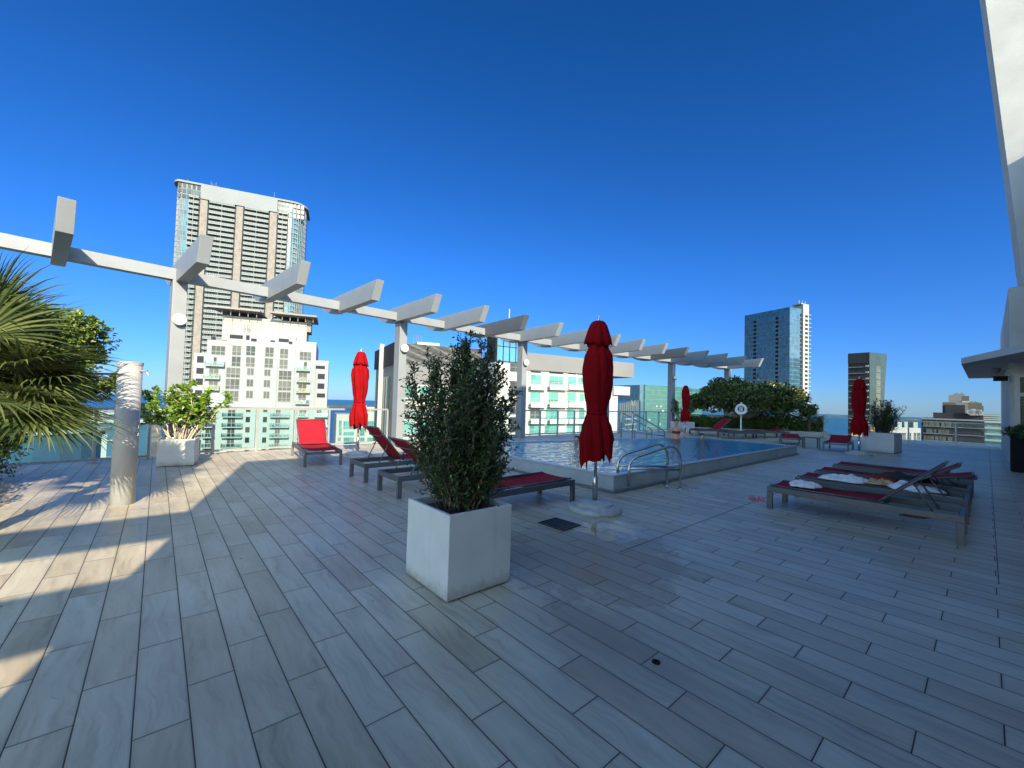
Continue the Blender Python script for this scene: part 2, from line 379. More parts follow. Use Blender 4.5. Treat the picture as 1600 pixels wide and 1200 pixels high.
shore = mat('far_shore', (.05, .075, .045), .9, var=.3, scale=.01)
def island(name, px0, px1, dist, depth, h, mt=shore):
    p0 = at_dist(px0, 630, dist); p1 = at_dist(px1, 630, dist); d = Vector((p0.x+p1.x, p0.y+p1.y, 0)).normalized()
    mb = MB(); n = 40; top = []; rnd = random.Random(name+str(px0))
    for i in range(n+1):
        q = p0.lerp(p1, i/n); e = min(1, 6*min(i, n-i)/n+.15)
        hh = h*e*rnd.uniform(.6, 1.1); a = Vector((q.x, q.y, SEA+.3)); c = a+d*depth*(.4+.6*e)
        top.append((a, a+d*depth*.1+Vector((0, 0, hh)), c+Vector((0, 0, hh)), c))
    for i in range(n):
        A, B = top[i], top[i+1]
        for k in range(3): mb.face([A[k], B[k], B[k+1], A[k+1]])
    return tag(mb.build(name, mt), kind='structure')
island('far_island', 455, 660, 4300, 700, 14)
island('far_shore', 1380, 1660, 7800, 400, 16)
island('far_shore', 1180, 1345, 9500, 400, 10)
island('far_shore', -60, 182, 2300, 260, 6)
island('sand_beach', 100, 186, 2200, 80, 1.5, mat('pale_sand', (.45, .42, .36), .9))
# ------------------------------------------------------------------ pool
def pool_water():
    t = NT('pool_water'); t.n.remove(t.b); v = t.obj()
    mp = t.N('ShaderNodeMapping'); mp.inputs['Rotation'].default_value = (0, 0, R(30)); mp.inputs['Scale'].default_value = (1, 2.0, 1); t.l.new(v, mp.inputs[0])
    n1 = t.noise(mp.outputs[0], 2.2, 3, .55); n2 = t.noise(v, 7.0, 2, .5)
    h = t.M('ADD', t.M('MULTIPLY', n1, 1.0), t.M('MULTIPLY', n2, .14))
    bp = t.bump(h, 1.0, .26)
    gl = t.N('ShaderNodeBsdfGlossy'); gl.inputs['Roughness'].default_value = .03; gl.inputs[0].default_value = (1, 1, 1, 1); t.l.new(bp, gl.inputs['Normal'])
    fr = t.N('ShaderNodeFresnel'); fr.inputs[0].default_value = 1.45; t.l.new(bp, fr.inputs['Normal'])
    rf = t.N('ShaderNodeBsdfRefraction'); rf.inputs['IOR'].default_value = 1.12; rf.inputs['Roughness'].default_value = 0; rf.inputs[0].default_value = (.78, .97, 1.0, 1); t.l.new(bp, rf.inputs['Normal'])
    tr = t.N('ShaderNodeBsdfTransparent'); tr.inputs[0].default_value = (.78, .97, 1.0, 1)
    m0 = t.N('ShaderNodeMixShader'); m0.inputs[0].default_value = .3; t.l.new(tr.outputs[0], m0.inputs[1]); t.l.new(rf.outputs[0], m0.inputs[2])
    mx = t.N('ShaderNodeMixShader'); t.l.new(t.M('MULTIPLY', fr.outputs[0], 1.0), mx.inputs[0]); t.l.new(m0.outputs[0], mx.inputs[1]); t.l.new(gl.outputs[0], mx.inputs[2])
    t.l.new(mx.outputs[0], t.out.inputs[0])
    return t.m
def pool_tiles():
    t = NT('blue_pool_tiles'); v = t.obj(); b = t.b
    br = t.N('ShaderNodeTexBrick'); br.offset = 0; br.inputs['Scale'].default_value = 10; br.inputs['Brick Width'].default_value = .5
    br.inputs['Color1'].default_value = (.16, .62, .80, 1); br.inputs['Color2'].default_value = (.2, .68, .84, 1); br.inputs['Mortar'].default_value = (.25, .5, .58, 1); br.inputs['Mortar Size'].default_value = .012
    t.l.new(v, br.inputs['Vector']); t.l.new(br.outputs[0], b.inputs['Base Color']); b.inputs['Roughness'].default_value = .3
    return t.m
def inset(poly, d):
    n = len(poly); out = []
    for i in range(n):
        p0, p1, p2 = [Vector(poly[(i+k) % n]) for k in (-1, 0, 1)]
        a = (p1-p0).normalized(); c = (p2-p1).normalized(); na = Vector((-a.y, a.x)); nc = Vector((-c.y, c.x))
        mrm = (na+nc).normalized(); out.append(tuple(p1+mrm*d/mrm.dot(na)))
    return out
PT = .30
def ring_mesh(mb, po, pi, z0, z1):
    n = len(po)
    for i in range(n):
        j = (i+1) % n
        mb.hexa([(po[i][0], po[i][1], z0), (po[j][0], po[j][1], z0), (pi[j][0], pi[j][1], z0), (pi[i][0], pi[i][1], z0),
                 (po[i][0], po[i][1], z1), (po[j][0], po[j][1], z1), (pi[j][0], pi[j][1], z1), (pi[i][0], pi[i][1], z1)])
pool = empty('swimming_pool', (10, 6.5, 0), 0, 'raised rectangular swimming pool with pale rendered wall and rippling blue water', 'pool')
bpy.context.view_layer.update()
def par(o, p): o.parent = p; o.matrix_parent_inverse = Matrix.Translation(-Vector(p.location)) if p.rotation_euler.z == 0 else p.matrix_world.inverted(); return o
pin = inset(POOL, .11)
mb = MB(); ring_mesh(mb, POOL, pin, -.9, PT-.035); par(mb.build('wall', M['poolwall']), pool)
mb = MB(); cop_o = inset(POOL, -.012); ring_mesh(mb, cop_o, inset(POOL, .105), PT-.035, PT); par(mb.build('coping', mat('pool_coping', (.34, .37, .38), .25, var=.08, scale=5), bevel=.006), pool)
mb = MB(); ring_mesh(mb, inset(POOL, -.055), inset(POOL, 0), -.001, .045); par(mb.build('drain_channel', mat('channel_stone', (.12, .14, .17), .3, var=.15, scale=6)), pool)
mb = MB(); mb.face([(x, y, -.62) for x, y in pin])
for i in range(4):
    a, b_ = pin[i], pin[(i+1) % 4]; a2, b2 = [tuple(q) for q in (Vector(a), Vector(b_))]
    cx, cy = 11, 6.5
    f = lambda p: (p[0]+(cx-p[0])*.0008, p[1]+(cy-p[1])*.0008)
    A, B = f(a2), f(b2); mb.face([(A[0], A[1], PT-.05), (B[0], B[1], PT-.05), (B[0], B[1], -.62), (A[0], A[1], -.62)])
par(mb.build('basin', pool_tiles()), pool)
mb = MB(); mb.face([(x, y, PT-.006) for x, y in pin]); par(mb.build('water', pool_water()), pool)
# ------------------------------------------------------------------ hand rails
def handrail(loc, rz, label, sc=1.0, name='pool_handrail'):
    root = empty(name, loc, rz, label, 'handrail', 'pairs of steel handrails at the pool')
    for s in (0, .34):
        mb = MB(); r = .024
        # local x runs from the deck post over the wall into the pool
        pts = [(0, s, 0), (0, s, .50), (.02, s, .62), (.08, s, .71), (.17, s, .765), (.25, s, .765), (.9, s, .60), (1.0, s, .555), (1.06, s, .48), (1.08, s, .38), (1.08, s, .1)]
        mb.tube([(x*sc, y, z) for x, y, z in pts], r, 12); mb.build('rail', M['steel'], root, smooth=True)
        mb = MB(); mb.tube([(.0, s, .345), (1.08*sc, s, .40)], r*.85, 10); mb.build('crossbar', M['steel'], root, smooth=True)
        mb = MB(); mb.lathe([(.06, 0), (.06, .008), (.03, .02)], 20, (0, s, 0)); mb.build('floor_flange', M['steel'], root, smooth=True)
    return root
handrail((7.30, 3.93, 0), R(158), 'pair of steel grab rails curving over the near pool wall')
# far rails: straight sloping bars on posts
def step_rail(loc, rz, label):
    root = empty('step_rail', loc, rz, label, 'handrail')
    for s in (0, .9):
        mb = MB()
        mb.tube([(0, s, 0), (0, s, .98), (.05, s, 1.03), (.12, s, 1.0), (1.35, s, .40), (1.4, s, .34), (1.4, s, 0)], .024, 10); mb.build('rail', M['steel'], root, smooth=True)
        mb = MB(); mb.tube([(0, s, .42), (.7, s, .24), (1.4, s, .18)], .018, 8); mb.build('crossbar', M['steel'], root, smooth=True)
        mb = MB(); mb.tube([(.62, s, 0), (.62, s, .76)], .02, 8); mb.build('post', M['steel'], root, smooth=True)
    return root
step_rail((14.0, 9.0, .1), R(-28), 'tall sloping steel step rails at the far edge of the pool')
# ------------------------------------------------------------------ small things in the floor
mb = MB(); mb.box(-.17, .17, -.2, .2, .002, .006)
g = empty('floor_drain', (3.80, 3.44, 0), R(3), 'square black drain grate in the floor beside the umbrella base', 'drain')
mb.build('recess', M['black'], g)
mb = MB(); mb.box(-.17, .17, -.2, -.185, .006, .014); mb.box(-.17, .17, .185, .2, .006, .014); mb.box(-.17, -.155, -.185, .185, .006, .014); mb.box(.155, .17, -.185, .185, .006, .014)
for k in range(9): mb.box(-.155, .155, -.175+.0395*k, -.155+.0395*k, .007, .013)
for k in range(3): mb.box(-.09+.08*k, -.078+.08*k, -.185, .185, .006, .010)
mb.build('grate', M['iron'], g)
mb = MB(); mb.lathe([(.024, .001), (.024, .006), (.016, .0065), (.012, .003)], 20)
tag(mb.build('anchor_socket', M['black'], smooth=True, origin=None), 'small round black socket set in the open floor planks', 'socket').location = at(1025, 1035)
# clear winter sky: deep blue away from the sun, paler on the sun's side
gc = wn.nodes.new('ShaderNodeTexCoord'); sx = wn.nodes.new('ShaderNodeSeparateXYZ'); wn.links.new(gc.outputs['Generated'], sx.inputs[0])
cr = wn.nodes.new('ShaderNodeValToRGB'); wn.links.new(sx.outputs[2], cr.inputs[0]); e = cr.color_ramp.elements
TINT = [(0.0, (.105, .185, .36)), (.06, (.083, .18, .378)), (.30, (.052, .184, .39)), (.69, (.028, .155, .32)), (1.0, (.05, .17, .33))]
e[0].position, e[0].color = TINT[0][0], (*TINT[0][1], 1); e[1].position, e[1].color = TINT[-1][0], (*TINT[-1][1], 1)
for p, c in TINT[1:-1]: x = e.new(p); x.color = (*c, 1)
dt = wn.nodes.new('ShaderNodeVectorMath'); dt.operation = 'DOT_PRODUCT'; wn.links.new(gc.outputs['Generated'], dt.inputs[0])
dt.inputs[1].default_value = (math.sin(R(35))*.97, math.cos(R(35))*.97, .24)
mr = wn.nodes.new('ShaderNodeMapRange'); mr.interpolation_type = 'SMOOTHSTEP'; wn.links.new(dt.outputs['Value'], mr.inputs[0])
mr.inputs[1].default_value = .50; mr.inputs[2].default_value = -.35; mr.inputs[3].default_value = 0; mr.inputs[4].default_value = 1
m1 = wn.nodes.new('ShaderNodeMix'); m1.data_type = 'RGBA'; wn.links.new(mr.outputs[0], m1.inputs[0]); wn.links.new(cr.outputs[0], m1.inputs[6]); m1.inputs[7].default_value = (1.68, 1.58, 1.34, 1)
mx = wn.nodes.new('ShaderNodeMix'); mx.data_type = 'RGBA'; mx.blend_type = 'MULTIPLY'; mx.inputs[0].default_value = 1
wn.links.new(sky.outputs[0], mx.inputs[6]); wn.links.new(m1.outputs[2], mx.inputs[7]); wn.links.new(mx.outputs[2], bg.inputs[0])
bg.inputs[1].default_value = .15; sd.energy = 4.6; sd.color = (1, .85, .60); S.view_settings.exposure = 1.6
# ------------------------------------------------------------------ pergola
perg = empty('pergola', tuple(arc(0, 82.75)), 0, 'long pale grey pergola with jutting slanted rafters above the glass railing', 'pergola')
def pb(mb, name, mt, bevel=0, smooth=False): return par(mb.build(name, mt, None, smooth, bevel), perg)
def AT(a, off=0): return lambda o, r, z: tuple(arc(a, r, z, o+off))
n = 60; a0, a1 = -.215, .196
mb = MB()
for k in range(n):
    A, B = a0+(a1-a0)*k/n, a0+(a1-a0)*(k+1)/n
    mb.hexa([arc(A, 82.70, 3.93), arc(B, 82.70, 3.93), arc(B, 82.92, 3.93), arc(A, 82.92, 3.93), arc(A, 82.70, 4.17), arc(B, 82.70, 4.17), arc(B, 82.92, 4.17), arc(A, 82.92, 4.17)])
pb(mb, 'beam', M['pergola'])
for i in range(-2, 16):
    a = math.asin((0.57+1.745*i-11)/80.6)
    prof = [(80.55, 4.40), (80.78, 3.925), (82.6, 3.885), (83.0, 3.87), (83.35, 3.90), (83.65, 3.97), (83.95, 4.10), (84.05, 4.20), (84.05, 4.30)]
    mb = MB(); T = AT(a)
    mb.prism(prof, -.1, .1, lambda r, z, o: T(o, r, z))
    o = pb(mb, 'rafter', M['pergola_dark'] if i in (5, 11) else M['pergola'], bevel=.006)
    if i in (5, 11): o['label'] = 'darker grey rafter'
    fix_normals(o)
    if i % 3 == 0:
        T = AT(a, .14 if i else -.02); mb = MB()
        mb.box(-.13, .13, 82.66, 82.98, 0, 3.93, T); pb(mb, 'column', M['pergola'], bevel=.008)
        mb = MB(); mb.box(-.2, .2, 82.60, 83.04, 0, .012, T); pb(mb, 'base_plate', M['alu'])
        # round lamp on the inner face of the column
        zc = 3.05
        if True:
            mb = MB(); mb.lathe([(.07, 0), (.07, .05), (.12, .052), (.125, .13), (.1, .15), (0, .155)], 24)
            o = pb(mb, 'lamp', M['lamp'], smooth=True); p = T(.0, 82.66, zc)
            o.parent = None; o.matrix_world = Matrix.Translation(p) @ Matrix.Rotation(-a, 4, 'Z') @ Matrix.Rotation(R(90), 4, 'X'); o.parent = perg; o.matrix_parent_inverse = Matrix.Translation(-Vector(perg.location))
# ------------------------------------------------------------------ glass railings
RZ = 1.10
def railing(name, pts, label, posts_at, top=None, post_mat='alu', cat='railing', wide=.05):
    """pts: polyline on the deck; posts at every vertex index listed"""
    root = empty(name, tuple(pts[0]), 0, label, cat)
    P = [Vector((p[0], p[1], 0)) for p in pts]
    mb = MB()
    for a, b in zip(P[:-1], P[1:]): mb.bar(a+Vector((0, 0, RZ)), b+Vector((0, 0, RZ)), .075, .05)
    par(mb.build('top_rail', M[post_mat]), root)
    mb = MB()
    for a, b in zip(P[:-1], P[1:]): mb.bar(a+Vector((0, 0, .07)), b+Vector((0, 0, .07)), .05, .05)
    par(mb.build('bottom_rail', M[post_mat]), root)
    for i in posts_at:
        d = (P[min(i+1, len(P)-1)]-P[max(i-1, 0)]).normalized(); nn = Vector((-d.y, d.x, 0))
        mb = MB(); p = P[i]; mb.bar(p-nn*.0, p+Vector((0, 0, RZ-.02)), .05, .075, up=nn)
        mb.box(p.x-.07, p.x+.07, p.y-.07, p.y+.07, 0, .014)
        par(mb.build('post', M[post_mat], bevel=.004), root)
    for i, j in zip(posts_at[:-1], posts_at[1:]):
        mb = MB()
        q = P[i:j+1]
        for a, b in zip(q[:-1], q[1:]):
            mb.face([a+Vector((0, 0, .10)), b+Vector((0, 0, .10)), b+Vector((0, 0, RZ-.03)), a+Vector((0, 0, RZ-.03))])
        par(mb.build('glass_panel', M['deckglass']), root)
    return root
def arcpts(xa, xb, n, r=RAIL): 
    A, B = arc_at_x(xa, r), arc_at_x(xb, r); return [arc(A+(B-A)*k/n, r) for k in range(n+1)]
railing('glass_railing', [arc(arc_at_x(x, RAIL-.25), RAIL-.25) for x in (-4.4, -2.35, -.92, -.1)], 'glass railing with dark posts behind the round pole and leaning leafy branches', [0, 1, 2, 3])
railing('glass_railing', arcpts(.15, 5.7, 6), 'glass railing behind the empty red lounger in the sun', [0, 1, 2, 3, 4, 5, 6])
railing('glass_railing', arcpts(6.2, 22.8, 15), 'long glass railing behind the swimming pool', list(range(16)))
railing('glass_railing', [Vector((26.6, y, 0)) for y in (5.6, 4.0, 2.4, .9, -.7, -2.3)], 'glass railing in front of the blue sea and dark stepped tower', [0, 1, 2, 3, 4, 5])
railing('glass_railing', [Vector((26.6, 5.6, 0))+Vector((.9*k, 1.6*k, 0)) for k in range(2)], 'short return of glass railing beside the palm', [0, 1])
# ------------------------------------------------------------------ building behind and to the right
TAZ = math.tan(R(14)); KZ = .4525
bld = empty('rooftop_building', (18, -1, 0), 0, 'white stuccoed penthouse building with thin canopy and sloping upper wall at the right edge', 'building')
def bb(name, boxes, mt='stucco', bevel=0):
    mb = MB()
    for b in boxes: mb.box(*b)
    return par(mb.build(name, M[mt], bevel=bevel), bld)
bb('rear_wall', [(-1.70, 4.6, -9, -1.0, 0, 3.5)]); bb('rear_parapet', [(-1.82, 4.6, -9, -1.0, 3.502, 5.32)])
bb('rear_tower', [(4.6, 13.0, -9, -1.0, 0, 8.15)])
bb('rear_tower', [(13.0, 18.0, -9, -2.0, 0, 9.4)])
# louvred screen west of the rear wall
bb('louvre_slat', [(-7, -1.70, -1.12, -1.0, 3.00, 3.46)])
bb('louvre_slat', [(-7, -1.70, -1.12, -1.0, 2.12, 2.52)])
bb('louvre_post', [(-7.1, -7.0, -1.12, -1.0, 0, 3.40)])
bb('end_wall', [(18.0, 29.0, -9, -.42, 0, 5.08)])
mb = MB(); mb.prism([(18.0, .49), (15.0, -.57), (15.0, -6), (25.5, -6), (25.5, .49)], 2.965, 3.14, lambda a, b, c: (a, b, c)); o = par(mb.build('canopy', M['stucco']), bld); fix_normals(o)
mb = MB(); mb.prism([(-.70, 5.082), (.20, 17.2), (-8, 17.2), (-8, 5.082)], 18.25, 20.6, lambda a, b, c: (c, a, b)); o = par(mb.build('sloping_upper_wall', M['stucco']), bld); fix_normals(o)
mb = MB(); mb.box(17.985, 18.02, -2.6, -.50, .05, 2.62); fr = par(mb.build('window_frame', M['alu']), bld)
for (y0, y1, z0, z1) in ((-1.5, -.60, .12, 2.02), (-1.5, -.60, 2.12, 2.55), (-2.5, -1.6, .12, 2.02), (-2.5, -1.6, 2.12, 2.55)):
    mb = MB(); mb.box(17.975, 17.984, y0, y1, z0, z1); p_ = par(mb.build('pane', M['g_dark']), bld)
mb = MB()
for k in range(22): mb.box(17.972, 17.9745, -1.46, -.64, .2+.083*k, .225+.083*k)
par(mb.build('window_blind', M['g_aqua']), bld)
# cameras / floodlights fixed under the canopy
for (z, nm) in ((2.76, 'security_camera'), (2.52, 'floodlight')):
    root = empty(nm, (17.98, -.44, z), 0, 'small grey dome camera on the wall corner under the canopy' if nm[0] == 's' else 'small black floodlight below the camera on the wall corner', 'camera' if nm[0] == 's' else 'floodlight')
    mb = MB(); mb.bar((0, 0, .05), (-.02, .22, .02), .03, .03); mb.build('bracket', M['alu'], root)
    mb = MB()
    if nm[0] == 's': mb.lathe([(0, -.1), (.07, -.07), (.1, 0), (.1, .04), (.05, .06)], 16, (-.02, .26, 0)); mb.build('housing', M['w_grey'], root, smooth=True)
    else: mb.box(-.12, .08, .05, .32, -.07, .06); mb.build('housing', M['black'], root, bevel=.01)
# ------------------------------------------------------------------ round pole
pole = empty('round_pole', tuple(at(191, 787)), 0, 'round cream metal pole with small hooks standing on the sunny deck', 'pole')
mb = MB(); mb.lathe([(.128, 0), (.128, 1.86)], 40); mb.build('shaft', M['cream'], pole, smooth=False).data.polygons.foreach_set('use_smooth', [True]*40+[False]*2)
mb = MB(); mb.lathe([(.134, 1.83), (.134, 1.868), (.125, 1.872), (0, 1.874)], 40); mb.build('cap', M['cream'], pole, smooth=False)
rdir = Vector((ca, -sa, 0))
mb = MB(); mb.tube([rdir*.12+Vector((0, 0, 1.76)), rdir*.23+Vector((0, 0, 1.755))], .014, 8); mb.tube([rdir*.22+Vector((0, 0, 1.755)), rdir*.25+Vector((0, 0, 1.70))], .008, 6); mb.build('hook', M['alu'], pole)
for z in (1.02, .92):
    mb = MB(); mb.tube([rdir*(.13+.028*math.sin(t))+Vector((0, 0, z+.035*math.cos(t))) for t in [math.pi*k/6 for k in range(7)]], .006, 6); mb.build('eyelet', M['steel'], pole)
# ------------------------------------------------------------------ sun loungers (local +x: foot to head)
SH = .335
def weld(mb):
    key = {}; v2 = []; mp = []
    for v in mb.v:
        k = tuple(round(c, 4) for c in v)
        if k not in key: key[k] = len(v2); v2.append(v)
        mp.append(key[k])
    mb.v = v2; mb.f = [[mp[i] for i in f] for f in mb.f]
def lounger(name, cx, cy, brg, label, group, back=0.0, length=2.0, wid=.70, hinge=1.25, sag=.03, proud=0):
    """brg: compass direction from foot to head; (cx, cy): centre of the footprint"""
    root = empty(name, (cx, cy, 0), math.pi/2-brg, label, 'lounger', group)
    L, W = length, wid; x0 = -L/2
    mb = MB()
    for s in (-1, 1): mb.box(x0, x0+L, s*W/2-.02, s*W/2+.02, SH-.085, SH-.005)
    mb.box(x0, x0+.045, -W/2+.021, W/2-.021, SH-.083, SH-.03); mb.box(x0+L-.045, x0+L, -W/2+.021, W/2-.021, SH-.085, SH-.012)
    mb.box(x0+hinge, x0+hinge+.03, -W/2+.021, W/2-.021, SH-.09, SH-.05)
    mb.build('frame', M['frame'], root, bevel=.004)
    for sx in (x0+.035, x0+L-.035):
        for s in (-1, 1):
            mb = MB(); mb.box(sx-.035, sx+.035, s*(W/2)-.024, s*(W/2)+.024, 0, SH-.086); mb.build('leg', M['frame'], root, bevel=.004)
    mb = MB(); n = 14; ww = W/2-.045
    for i in range(n):
        A, B = x0+.02+(hinge-.03)*i/n, x0+.02+(hinge-.03)*(i+1)/n
        za = SH+.012-sag*math.sin(math.pi*i/n); zb = SH+.012-sag*math.sin(math.pi*(i+1)/n)
        for j in range(6):
            ya, yb = -ww+2*ww*j/6, -ww+2*ww*(j+1)/6
            q = lambda z, y: z-sag*.6*(1-(y/ww)**2)
            mb.face([(A, ya, q(za, ya)), (B, ya, q(zb, ya)), (B, yb, q(zb, yb)), (A, yb, q(za, yb))])
    weld(mb); o = mb.build('seat_fabric', M['mesh'], root, smooth=True)
    so_ = o.modifiers.new('thick', 'SOLIDIFY'); so_.thickness = .006
    mb = MB()
    for s in (-1, 1): mb.tube([(x0+.02, s*(ww+.005), SH+.008), (x0+hinge, s*(ww+.005), SH+.006)], .012, 8)
    mb.build('seat_tube', M['frame'], root, smooth=True)
    # backrest
    c, s_ = math.cos(back), math.sin(back); hx, hz = x0+hinge+.005, SH+.012; BL = L-hinge-.01+.03
    T = lambda u, y, w_: (hx+u*c-w_*s_, y, hz+u*s_+w_*c)
    mb = MB(); n = 12
    for i in range(n):
        A, B = BL*i/n, BL*(i+1)/n
        for j in range(6):
            ya, yb = -ww+2*ww*j/6, -ww+2*ww*(j+1)/6
            q = lambda u, y: -sag*.7*math.sin(math.pi*u/BL)*(1-(y/ww)**2)
            mb.face([T(A, ya, q(A, ya)), T(B, ya, q(B, ya)), T(B, yb, q(B, yb)), T(A, yb, q(A, yb))])
    weld(mb); o = mb.build('backrest_fabric', M['mesh'], root, smooth=True)
    so_ = o.modifiers.new('thick', 'SOLIDIFY'); so_.thickness = .006
    mb = MB()
    for s in (-1, 1): mb.tube([T(0, s*(ww+.006), -.004), T(BL+.015, s*(ww+.006), -.004)], .014, 8)
    mb.tube([T(BL+.015, -ww-.006, -.004), T(BL+.015, ww+.006, -.004)], .014, 8)
    mb.tube([T(BL*.82, -ww-.006, -.01), T(BL*.80, -ww*.8, -.05), T(BL*.80, ww*.8, -.05), T(BL*.82, ww+.006, -.01)], .011, 8)
    mb.build('backrest_tube', M['frame'], root, smooth=True)
    if back > .1:
        for s in (-1, 1):
            mb = MB()
            p = Vector(T(BL*.55, s*(ww-.03), -.02)); q = Vector((min(x0+L-.1, p.x+.18), s*(ww-.03), SH-.06))
            mb.tube([p, q], .010, 8); mb.build('support_strut', M['frame'], root, smooth=True)
    return root
GA = 'red mesh sun loungers on the deck'
lounger('sun_lounger', 2.83, 10.2, R(6), 'empty bright red lounger with raised back standing in full sun by the railing', GA, R(47), hinge=1.28)
lounger('sun_lounger', 3.78, 7.44, R(-90), 'dark red lounger with steeply raised back beside the sunlit lounger', GA, R(50))
lounger('sun_lounger', 3.74, 6.06, R(-90), 'dark red lounger with raised back partly behind the near potted shrub', GA, R(40))
lounger('sun_lounger', 3.86, 4.47, R(-90), 'flat red lounger showing right of the near potted shrub beside the pool', GA, 0)
GB = GA
lounger('sun_lounger', 7.36, 1.17, R(180), 'nearest of the four right-hand loungers, back raised, small white towel on its foot', GB, R(43))
lounger('sun_lounger', 8.74, 1.17, R(180), 'second of the four right-hand loungers, heaped with towels and clothes', GB, R(33))
lounger('sun_lounger', 9.93, 1.17, R(180), 'third of the four right-hand loungers, with slightly raised back', GB, R(14))
lounger('sun_lounger', 11.35, 1.17, R(180), 'farthest of the four right-hand loungers, flat and empty', GB, 0)
fl1, fl2 = at(1112, 681), at(1158, 685)
lounger('sun_lounger', fl1.x, fl1.y, R(118), 'far red lounger with raised back in front of the hedge beyond the pool', GB, R(38), 2.1)
lounger('sun_lounger', fl2.x, fl2.y, R(118), 'flat far red lounger just right of the raised one by the hedge', GB, 0, 2.1)
lounger('sun_lounger', 23.6, 7.35, R(118), 'low far red lounger at the right end of the hedge row', GB, R(8), 2.0)
lounger('sun_lounger', 20.2, 5.4, R(72), 'far flat red lounger left of the small side table', GB, R(7), 1.7)
lounger('sun_lounger', 19.25, 3.62, R(85), 'far red lounger right of the small side table', GB, R(22), 1.7)
# side table
tb = empty('side_table', (19.05, 4.42, 0), R(20), 'small low grey side table between two far red loungers', 'table')
mb = MB(); mb.box(-.26, .26, -.26, .26, .40, .43); mb.build('table_top', M['frame'], tb, bevel=.005)
for sx in (-.23, .23):
    for sy in (-.23, .23): mb = MB(); mb.box(sx-.02, sx+.02, sy-.02, sy+.02, 0, .399); mb.build('leg', M['frame'], tb)
# ------------------------------------------------------------------ cloth heaps
def cloth(name, mt, cx, cy, z, rx, ry, h, label, cat, seed, drape=0, rz=0, n=44):
    rnd = random.Random(seed); off = Vector((rnd.uniform(0, 50), rnd.uniform(0, 50), 0))
    mb = MB(); P = []
    for i in range(n+1):
        for j in range(n+1):
            x, y = -1+2*i/n, -1+2*j/n
            # rounded irregular outline
            r = max(abs(x), abs(y)); t = math.atan2(y, x); rad = .82+.42*noise.noise(Vector((math.cos(t)*1.6, math.sin(t)*1.6, seed)))
            k = rad*(1 if r == 0 else r/math.hypot(x, y)); px, py = x*k*rx, y*k*ry
            e = max(0, 1-r**4)**.7
            wx_ = x+.5*noise.noise(Vector((x*1.1, y*1.1, seed+50))); wy_ = y+.5*noise.noise(Vector((x*1.1, y*1.1, seed+60)))
            f1 = 1-abs(noise.noise(Vector((wx_*1.5, wy_*.8, seed))+off))*2.4; f2 = 1-abs(noise.noise(Vector((wx_*1.4, wy_*3.0, seed+9))+off))*2.2
            f3 = noise.noise(Vector((x*1.2, y*1.2, seed+30)))
            hh = h*e*(.16+.50*max(0, f1)**1.6+.26*max(0, f2)**1.6+.5*max(0, f3))
            P.append((px, py, hh+.004))
    mb.v = P
    for i in range(n):
        for j in range(n): a = i*(n+1)+j; mb.f.append([a, a+n+1, a+n+2, a+1]); mb.m.append(0)
    o = mb.build(name, M[mt], smooth=True); o.location = (cx, cy, z); o.rotation_euler = (0, 0, rz)
    so_ = o.modifiers.new('thick', 'SOLIDIFY'); so_.thickness = .006; so_.offset = 1
    return tag(o, label, cat)
cloth('towel', 'towel', 7.34, 1.80, SH+.016, .22, .20, .085, 'crumpled small white towel on the foot of the nearest right-hand lounger', 'towel', 3)
cloth('towel', 'towel', 8.62, 1.52, SH+.012, .34, .38, .10, 'long rumpled white towel hanging over the second right-hand lounger', 'towel', 5)
cloth('tan_shirt', 'sand', 8.66, 1.10, SH+.02, .25, .18, .10, 'tan and cream crumpled shirt between the white towels', 'clothing', 8)
cloth('towel', 'towel', 8.55, .74, SH+.02, .33, .34, .10, 'white towel bunched below the black garment on the second lounger', 'towel', 12)
cloth('black_garment', 'blackcloth', 8.90, .84, SH+.10, .20, .32, .12, 'black crumpled garment on top of the heap of towels', 'clothing', 15)
cloth('red_garment', 'redcloth', 8.84, 1.10, SH+.06, .22, .22, .10, 'dark red garment showing beside the black one on the heap', 'clothing', 18)
# ------------------------------------------------------------------ footwear
def sandal_pair(name, p, rz, mt, label, L=.26, gap=.11):
    root = empty(name, (p[0], p[1], 0), rz, label, 'footwear')
    for s, dx, ro in ((-1, 0, .1), (1, .06, -.25)):
        mb = MB(); n = 20; pts = []
        for k in range(n):
            t = 2*math.pi*k/n; xx = math.cos(t)*L/2; w_ = .042+.010*math.cos(t); pts.append((xx, math.sin(t)*w_))
        c_, s__ = math.cos(ro), math.sin(ro)
        T = lambda a, b, z: (a*c_-b*s__+dx, a*s__+b*c_+s*gap/2, z)
        mb.prism(pts, .002, .020, T); mb.build('sole', M[mt], root)
        mb = MB(); mb.tube([T(.0, -.042, .012), T(.03, -.03, .05), T(.06, 0, .055), T(.03, .03, .05), T(.0, .042, .012)], .007, 8); mb.tube([T(.06, 0, .055), T(.085, 0, .02)], .005, 6)
        mb.build('strap', M[mt], root, smooth=True)
    return root
sandal_pair('flip_flops', (7.42, 2.44), .6, 'pink', 'pair of pink flip flops on the deck before the nearest right-hand lounger', .2)
sandal_pair('sandals', (8.30, .72), R(-75), 'brown', 'pair of dark brown sandals under the nearest right-hand lounger', .29)
